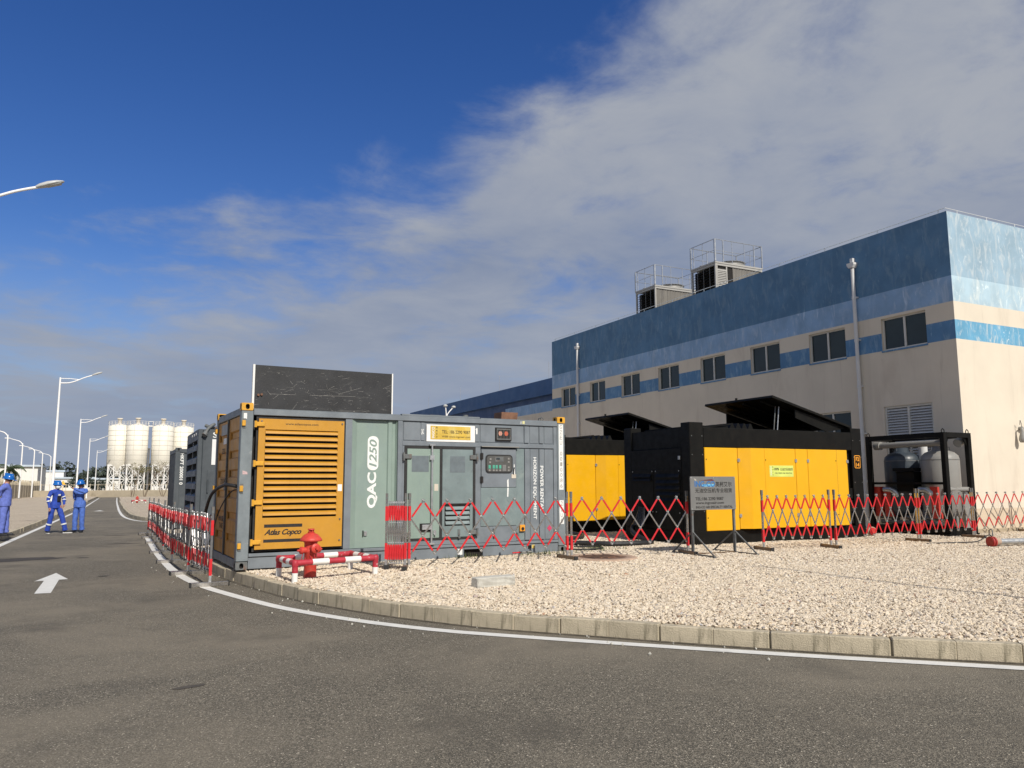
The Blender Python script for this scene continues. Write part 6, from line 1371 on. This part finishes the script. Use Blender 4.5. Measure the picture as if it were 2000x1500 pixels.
m = MB(); m.cyl((0, 0, 0.07), (6, 0, 0.07), 0.045, n=14); m.build('pipe', M_castgrey, p2)
cable('thin black wire looping over the pipes at the right', [(15.2, 11.0, GZ + 0.02), (15.9, 10.75, GZ + 0.03), (16.3, 10.6, GZ + 0.05), (16.55, 10.5, GZ + 0.18), (16.8, 10.5, GZ + 0.05), (17.8, 10.6, GZ + 0.02)], 0.012, 'wire', cat='wire')
fl = thing('pipe_flange', 'small red capped pipe end standing on the gravel left of the dryer', 'pipe end', (16.3, 13.2, GZ + 0.12), radians(70))
m = MB(); m.cyl((-0.03, 0, 0), (0.01, 0, 0), 0.08, n=22, mi=0); m.cyl((-0.045, 0, 0), (-0.03, 0, 0), 0.055, n=18, mi=1); m.cyl((0.01, 0, 0), (0.06, 0, 0), 0.11, n=22, mi=2); m.cyl((0.06, 0, 0), (0.9, 0, 0.0), 0.06, n=14, mi=2); m.build('flange', [M_red, M_hyd, M_manring], fl)
m = MB(); m.cyl((0, 0, 0.012), (0.17, 0.03, 0.012), 0.012, n=8, mi=0); m.cyl((0.17, 0.03, 0.012), (0.42, 0.07, 0.014), 0.014, n=8, mi=1); o = m.build('marker_tube', [M_red, M_tank]); o.location = (6.35, 12.82, GZ + 0.04); tag(o, 'small red and white tube lying at the foot of the grey container', 'tube')
rn = random.Random(21)
def weed(label, x, y, k, s):
    m = MB()
    for _ in range(k):
        a = rn.uniform(0, 6.28); r = rn.uniform(0, s); b = Vector((x + r * cos(a), y + r * sin(a) * 0.5, GZ)); d = Vector((rn.uniform(-.5, .5), rn.uniform(-.5, .5), 1)).normalized(); l = rn.uniform(0.04, 0.11); w = Vector((-d.y, d.x, 0)).normalized() * 0.006 if (d.x or d.y) else Vector((0.006, 0, 0))
        m.add([b - w, b + w, b + d * l], [(0, 1, 2)])
    stuff(tag(m.build('weeds', M_weed, fix=False), label, 'weeds'))
weed('sparse weeds at the right foot of the grey container', 7.0, 12.75, 160, 0.7); weed('sparse weeds behind the manhole cover', 8.2, 13.1, 200, 0.8); weed('few weeds along the container base', 5.4, 12.86, 60, 0.5)
# paint, patches on the road
m = MB(); z = 0.005
m.add([(-0.99, 15.42, z), (-1.20, 14.27, z), (-0.75, 14.35, z)], [(0, 1, 2)]); m.add([(-1.075, 14.29, z), (-0.875, 14.33, z), (-0.86, 12.66, z), (-1.06, 12.68, z)], [(0, 1, 2, 3)])
structure(m.build('road_arrow', M_line))
m = MB(); z = G(60) + 0.006
m.add([(-1.62, 63.5, G(63.5) + .006), (-1.95, 60.5, z), (-1.29, 60.5, z)], [(0, 1, 2)]); structure(m.build('road_arrow', M_line))
def patch(name, cx, cy, rx, ry, seed, mt, rot=0.0, n=40):
    rn = random.Random(seed); ph = [rn.uniform(0, 6.28) for _ in range(4)]; vs = []
    for k in range(n):
        a = 2 * pi * k / n; r = 1 + 0.10 * sin(2 * a + ph[0]) + 0.07 * sin(5 * a + ph[1]) + 0.05 * sin(11 * a + ph[2]); x, y = rx * r * cos(a), ry * r * sin(a)
        X, Y = cx + x * cos(rot) - y * sin(rot), cy + x * sin(rot) + y * cos(rot); vs.append((X, Y, G(Y) + 0.0035))
    m = MB(); m.add(vs, [tuple(range(n))]); return structure(m.build(name, mt))
patch('tar_patch', -2.35, 18.9, 1.15, 0.52, 3, M_tar, 0.15); patch('tar_patch', 0.02, 23.2, 0.52, 0.10, 5, M_tar, -0.16); patch('tar_patch', -0.74, 18.8, 0.13, 0.10, 6, M_tar); patch('tar_patch', -0.26, 14.6, 0.08, 0.07, 7, M_tar); patch('tar_patch', 0.50, 6.43, 0.11, 0.045, 8, mat('oil_spot', (0.085, 0.073, 0.06), 0.9, 0, 0.2, 20, 0.6, 150), 0.2); patch('tar_patch', -0.2, 27.5, 0.35, 0.12, 9, M_tar)
rn = random.Random(4)
m = MB()
for i in range(70):
    s = rn.random(); y = 5 + 11 * s; x = kx(kerb_r, y) - rn.uniform(0.03, 0.9) ** 1.6 - 0.03; r = rn.uniform(0.006, 0.016)
    M = Matrix.Translation((x, y, G(y) + r * 0.6)) @ Euler((rn.uniform(0, 3), rn.uniform(0, 3), rn.uniform(0, 3))).to_matrix().to_4x4() @ Matrix.Diagonal((r * 1.3, r, r * 0.8, 1))
    m.add([(1, 0, 0), (-1, 0, 0), (0, 1, 0), (0, -1, 0), (0, 0, 1), (0, 0, -1)], [(0, 2, 4), (2, 1, 4), (1, 3, 4), (3, 0, 4), (2, 0, 5), (1, 2, 5), (3, 1, 5), (0, 3, 5)], 0, False, M)
stuff(tag(m.build('scattered_stones', M_concrete, fix=False), 'pale stones scattered on the asphalt along the kerb', 'stones'))

# ------------------------------------------------------------------ three workers in blue coveralls
def person(label, loc, rz, J, suit, sc=1.0, mask=False, stripes=False, shirt_r=1.0, look=0.0):
    """J: joints in the person's own frame (x right, y forward, z up); one continuous skinned body"""
    root = thing('person', label, 'person', loc, rz)
    V = []; Ed = []; R = []; reg = []
    idx = {}
    def v(name, p, r): idx[name] = len(V); V.append(Vector(p) * sc); R.append((r * sc, r * sc) if not isinstance(r, tuple) else (r[0] * sc, r[1] * sc)); return idx[name]
    def e(a, b, k): Ed.append((idx[a], idx[b])); reg.append(k)
    k = shirt_r
    v('pelvis', J['pelvis'], 0.128 * k); v('waist', J['waist'], 0.128 * k); v('chest', J['chest'], 0.135 * k); v('upchest', J['upchest'], 0.105); v('neck', J['neck'], 0.056); v('head', J['head'], 0.088); v('crown', J['crown'], 0.080)
    e('pelvis', 'waist', 0); e('waist', 'chest', 0); e('chest', 'upchest', 0); e('upchest', 'neck', 0); e('neck', 'head', 1); e('head', 'crown', 1)
    hf = (Vector(J['face'])).normalized(); nz = Vector(J['head']) + hf * 0.105 + Vector((0, 0, -0.005)); v('nose', nz, 0.016); e('head', 'nose', 1)
    for s in ('R', 'L'):
        v('sh' + s, J['sh' + s], 0.080); v('el' + s, J['el' + s], 0.057); v('wr' + s, J['wr' + s], 0.043); e('upchest', 'sh' + s, 0); e('sh' + s, 'el' + s, 0); e('el' + s, 'wr' + s, 0)
        d = (Vector(J['wr' + s]) - Vector(J['el' + s])).normalized(); w = Vector(J['wr' + s]); side = d.cross(Vector((0, 1, 0.3))).normalized(); fw = side.cross(d).normalized()
        v('pa' + s, w + d * 0.07, 0.030); e('wr' + s, 'pa' + s, 2)
        for q, (o_, l_) in enumerate(((-0.030, 0.060), (-0.010, 0.072), (0.011, 0.068), (0.031, 0.052))):
            a = w + d * 0.10 + fw * o_; b = a + d * l_ * 0.55 + side * 0.006; c = b + d * l_ * 0.35 + side * 0.022
            for nm, p, r in (('f%d' % q, a, 0.011), ('g%d' % q, b, 0.010), ('h%d' % q, c, 0.008)): v(nm + s, p, r)
            e('pa' + s, 'f%d%s' % (q, s), 2); e('f%d%s' % (q, s), 'g%d%s' % (q, s), 2); e('g%d%s' % (q, s), 'h%d%s' % (q, s), 2)
        a = w + d * 0.045 + fw * -0.036; b = a + d * 0.035 - fw * 0.02
        v('t0' + s, a, 0.013); v('t1' + s, b, 0.010); e('wr' + s, 't0' + s, 2); e('t0' + s, 't1' + s, 2)
        v('hi' + s, J['hi' + s], 0.108 * k); v('kn' + s, J['kn' + s], 0.084); v('sn' + s, (Vector(J['kn' + s]) * 0.35 + Vector(J['an' + s]) * 0.65), 0.080); v('an' + s, J['an' + s], 0.068)
        e('pelvis', 'hi' + s, 0); e('hi' + s, 'kn' + s, 0); e('kn' + s, 'sn' + s, 0); e('sn' + s, 'an' + s, 0)
        A = Vector(J['an' + s]); T = Vector(J['toe' + s]); v('he' + s, (A.x, A.y, 0.045), 0.045); v('ba' + s, A.lerp(T, 0.6) * 1.0 - Vector((0, 0, A.lerp(T, 0.6).z - 0.042)), 0.042); v('to' + s, T, 0.032)
        e('an' + s, 'he' + s, 3); e('he' + s, 'ba' + s, 3); e('ba' + s, 'to' + s, 3)
    me = bpy.data.meshes.new('body'); me.from_pydata([tuple(p) for p in V], Ed, [])
    o = bpy.data.objects.new('body_tmp', me); COL.objects.link(o)
    o.modifiers.new('skin', 'SKIN'); 
    sv = me.skin_vertices[0].data if me.skin_vertices else None
    if sv is None:
        bm2 = bmesh.new(); bm2.from_mesh(me); bm2.verts.layers.skin.verify(); bm2.to_mesh(me); bm2.free(); sv = me.skin_vertices[0].data
    for i, r in enumerate(R): sv[i].radius = r; sv[i].use_root = (i == 0)
    o.modifiers['skin'].branch_smoothing = 0.4
    ss = o.modifiers.new('sub', 'SUBSURF'); ss.levels = 2; ss.render_levels = 2
    bpy.context.view_layer.update()
    out = bpy.data.meshes.new_from_object(o.evaluated_get(bpy.context.evaluated_depsgraph_get()))
    bpy.data.objects.remove(o)
    out.name = 'body'; out.materials.clear()
    for m_ in (suit, M_skin, M_shoe): out.materials.append(m_)
    segs = [(V[a], V[b], r) for (a, b), r in zip(Ed, reg)]
    for p in out.polygons:
        c = p.center; best = (1e9, 0)
        for a, b, r in segs:
            ab = b - a; t = max(0, min(1, (c - a).dot(ab) / max(1e-9, ab.length_squared))); d = (c - (a + ab * t)).length + (0.028 if r == 2 else 0)
            if d < best[0]: best = (d, r)
        r = best[1]; z = c.z / sc
        p.material_index = 1 if r in (1, 2) else (2 if r == 3 and z < 0.085 else 0); p.use_smooth = True
    from mathutils import noise as mnoise
    sk = {i for p in out.polygons if p.material_index != 0 for i in p.vertices}
    for vv in out.vertices:
        if vv.index in sk: continue
        q = vv.co + Vector(loc) * 3.1
        k_ = mnoise.noise(Vector((q.x * 9, q.y * 9, q.z * 16))) * 0.014 + mnoise.noise(q * 26) * 0.006
        vv.co += vv.normal * k_
    body = link('body', out, root)
    # helmet
    hd = Vector(J['head']) * sc; up = (Vector(J['crown']) - Vector(J['head'])).normalized(); f = (hf - up * hf.dot(up)).normalized(); rt = f.cross(up)
    Mh = Matrix(((rt.x, f.x, up.x, 0), (rt.y, f.y, up.y, 0), (rt.z, f.z, up.z, 0), (0, 0, 0, 1))); Mh.translation = hd + up * 0.035 * sc
    m = MB(); Msc = Mh @ Matrix.Diagonal((0.88 * sc, 1.04 * sc, 0.95 * sc, 1))
    m.lathe([(0.142, 0.0), (0.136, 0.018), (0.130, 0.05), (0.118, 0.09), (0.095, 0.122), (0.06, 0.143), (0.0, 0.150)], 24, mi=0, M=Msc); m.lathe([(0.13, 0.004), (0.158, -0.004), (0.16, 0.004), (0.138, 0.016)], 24, mi=0, M=Msc)
    m.add([(x, y, z) for x, y, z in ((-0.10, 0.10, 0.004), (0.10, 0.10, 0.004), (0.085, 0.185, -0.012), (0.03, 0.215, -0.018), (-0.03, 0.215, -0.018), (-0.085, 0.185, -0.012), (-0.10, 0.10, 0.012), (0.10, 0.10, 0.012), (0.085, 0.185, -0.004), (0.03, 0.215, -0.010), (-0.03, 0.215, -0.010), (-0.085, 0.185, -0.004))], [(0, 1, 2, 3, 4, 5), (11, 10, 9, 8, 7, 6), (0, 6, 7, 1), (1, 7, 8, 2), (2, 8, 9, 3), (3, 9, 10, 4), (4, 10, 11, 5), (5, 11, 6, 0)], 0, False, Msc)
    m.box(-0.012, -0.13, 0.10, 0.012, 0.10, 0.156, 0, 0.005, Mh @ Matrix.Diagonal((sc, sc, sc, 1)))
    helm = m.build('helmet', M_helmet, root)
    m = MB(); m.lathe([(0.101, -0.035), (0.104, -0.01), (0.104, 0.012)], 20, mi=0, M=Mh @ Matrix.Diagonal((0.93 * sc, 1.02 * sc, sc, 1))); hb = m.build('hair', M_hair, root)
    face = MB(); 
    for s in (-1, 1): face.lathe([(0, 0.006), (0.007, 0.004), (0.009, 0), (0.007, -0.004), (0, -0.006)], 8, (s * 0.033, 0.088, -0.005), M=Mh @ Matrix.Diagonal((sc, sc, sc, 1)))
    if not mask: face.box(-0.024, 0.082, -0.085, 0.024, 0.090, -0.077, 0, 0, Mh @ Matrix.Diagonal((sc, sc, sc, 1)))
    face.build('eyes', M_hair, root)
    m = MB()
    for s in (-1, 1): m.lathe([(0, 0.035), (0.012, 0.02), (0.014, 0), (0.010, -0.022), (0, -0.03)], 8, (s * 0.092, 0.0, -0.035), M=Mh @ Matrix.Diagonal((sc, sc, sc, 1)))
    m.build('ears', M_skin, root)
    if mask:
        m = MB(); n = 11; vs = []
        for zz_, rr_, ff in ((-0.015, 0.094, 0.0), (-0.045, 0.104, 0.02), (-0.075, 0.102, 0.022), (-0.105, 0.085, 0.01), (-0.125, 0.06, 0.0)):
            for i in range(n): a = radians(-80 + 160 * i / (n - 1)); vs.append((rr_ * sin(a), rr_ * cos(a) * 1.05 + ff * cos(a), zz_))
        m.add(vs, [(r * n + i, r * n + i + 1, (r + 1) * n + i + 1, (r + 1) * n + i) for r in range(4) for i in range(n - 1)], 0, True, Mh @ Matrix.Diagonal((sc, sc, sc, 1))); m.build('face_mask', M_mask, root, fix=False)
    else:
        pass
    def cuff(name, a, b, t, r, w, mt):
        a, b = Vector(J[a]) * sc, Vector(J[b]) * sc; c = a.lerp(b, t); d = (b - a).normalized(); m = MB(); m.cyl(c - d * w / 2, c + d * w / 2, r * sc, n=18, caps=False); m.cyl(c - d * w / 2, c + d * w / 2, r * 0.97 * sc, n=18, caps=True); m.build(name, mt, root)
    if stripes:
        for s in ('R', 'L'):
            cuff('reflective_stripe', 'kn' + s, 'an' + s, 0.45, 0.092, 0.045, M_stripe); cuff('reflective_stripe', 'sh' + s, 'el' + s, 0.72, 0.074, 0.035, M_stripe); cuff('reflective_stripe', 'el' + s, 'wr' + s, 0.30, 0.066, 0.035, M_stripe)
        c = Vector(J['chest']) * sc; m = MB(); m.box(-0.05, 0.135, 0.0, 0.03, 0.145, 0.05, 0, 0, Matrix.Translation(c)); m.build('name_badge', M_stripe, root)
        m = MB(); m.box(-0.07, 0.128, -0.20, 0.06, 0.150, -0.02, 0, 0.008, Matrix.Translation(c)); m.build('chest_pouch', M_shoe, root)
    for s in ('R', 'L'):
        cuff('trouser_cuff', 'kn' + s, 'an' + s, 0.93, 0.080, 0.07, suit)
        A, T = Vector(J['an' + s]) * sc, Vector(J['toe' + s]) * sc; d = Vector((T.x - A.x, T.y - A.y, 0)).normalized(); n_ = Vector((-d.y, d.x, 0)); m = MB(); b = Vector((A.x, A.y, 0))
        out_ = [b - d * 0.055 + n_ * 0.03, b - d * 0.055 - n_ * 0.03, b + d * 0.08 - n_ * 0.045, b + d * 0.19 - n_ * 0.035, b + d * 0.225, b + d * 0.19 + n_ * 0.035, b + d * 0.08 + n_ * 0.045]
        m.add([tuple(p + Vector((0, 0, 0.002))) for p in out_] + [tuple(p + Vector((0, 0, 0.026))) for p in out_], [tuple(range(7))[::-1], tuple(range(7, 14))] + [(i, (i + 1) % 7, 7 + (i + 1) % 7, 7 + i) for i in range(7)]); m.build('shoe_sole', M_sole if stripes else M_shoe, root)
    # jacket hem
    m = MB(); P_ = Vector(J['pelvis']) * sc; m.lathe([(0.155 * k * sc, -0.10 * sc), (0.160 * k * sc, -0.04 * sc), (0.150 * k * sc, 0.07 * sc), (0.14 * k * sc, 0.12 * sc)], 22, mi=0, M=Matrix.Translation(P_) @ Matrix.Diagonal((1.12, 0.92, 1, 1))); m.build('jacket_hem', suit, root)
    return root
base = dict(pelvis=(0, 0, 0.93), waist=(0, 0.005, 1.08), chest=(0, 0.015, 1.24), upchest=(0, 0.0, 1.375), neck=(0, 0.005, 1.455), head=(0, 0.03, 1.555), crown=(0, 0.03, 1.64), face=(0, 1, -0.05),
            shR=(0.175, -0.005, 1.375), shL=(-0.175, -0.005, 1.375), elR=(0.235, -0.03, 1.11), wrR=(0.245, 0.04, 0.87), elL=(-0.235, -0.03, 1.11), wrL=(-0.245, 0.04, 0.87),
            hiR=(0.09, 0, 0.86), hiL=(-0.09, 0, 0.86), knR=(0.10, 0.02, 0.47), knL=(-0.10, 0.02, 0.47), anR=(0.10, -0.02, 0.10), anL=(-0.10, -0.02, 0.10), toeR=(0.13, 0.17, 0.035), toeL=(-0.13, 0.17, 0.035))
# masked worker, legs apart, turned to the right
J = dict(base); J.update(hiL=(-0.10, 0.04, 0.86), knL=(-0.15, 0.19, 0.47), anL=(-0.22, 0.25, 0.10), toeL=(-0.36, 0.41, 0.035), hiR=(0.10, -0.02, 0.86), knR=(0.13, -0.02, 0.47), anR=(0.16, -0.10, 0.10), toeR=(0.22, 0.09, 0.035),
                         elR=(0.25, -0.04, 1.12), wrR=(0.25, 0.06, 0.88), elL=(-0.25, 0.06, 1.13), wrL=(-0.17, 0.18, 0.96), face=(-0.45, 0.9, -0.1))
person('worker in royal blue coverall with white face mask, legs apart on the road', (-2.09, 30.15, G(30.15)), radians(-142), J, M_suit, 1.0, True, True)
# pointing worker
J = dict(base); J.update(elL=(-0.24, 0.22, 1.30), wrL=(0.05, 0.34, 1.43), shL=(-0.18, 0.02, 1.385), elR=(0.22, -0.14, 1.14), wrR=(0.10, -0.10, 0.98), knR=(0.11, 0.02, 0.47), anR=(0.11, 0.0, 0.10), toeR=(0.16, 0.18, 0.035), anL=(-0.11, -0.02, 0.10), face=(0.15, 1, -0.1))
person('worker in faded blue overalls pointing with his raised arm', (-1.39, 30.28, G(30.28)), radians(163), J, M_suitlight, 1.02, False, False, 1.05)
# onlooker at the left edge, hands behind his back
J = dict(base); J.update(elR=(0.25, -0.20, 1.14), wrR=(0.08, -0.26, 0.95), elL=(-0.25, -0.20, 1.14), wrL=(-0.05, -0.28, 0.95), waist=(0, 0.05, 1.08), chest=(0, 0.05, 1.24), head=(0, 0.05, 1.55), crown=(0, 0.065, 1.63), face=(0.1, 1, -0.30), knL=(-0.10, 0.05, 0.47), anL=(-0.10, 0.06, 0.10), toeL=(-0.12, 0.25, 0.035))
person('worker in pale blue overalls cut by the left edge, standing on the kerb', (-3.06, 26.1, G(26.1) + 0.155), radians(-97), J, M_suitlav, 1.0, False, False, 1.15)
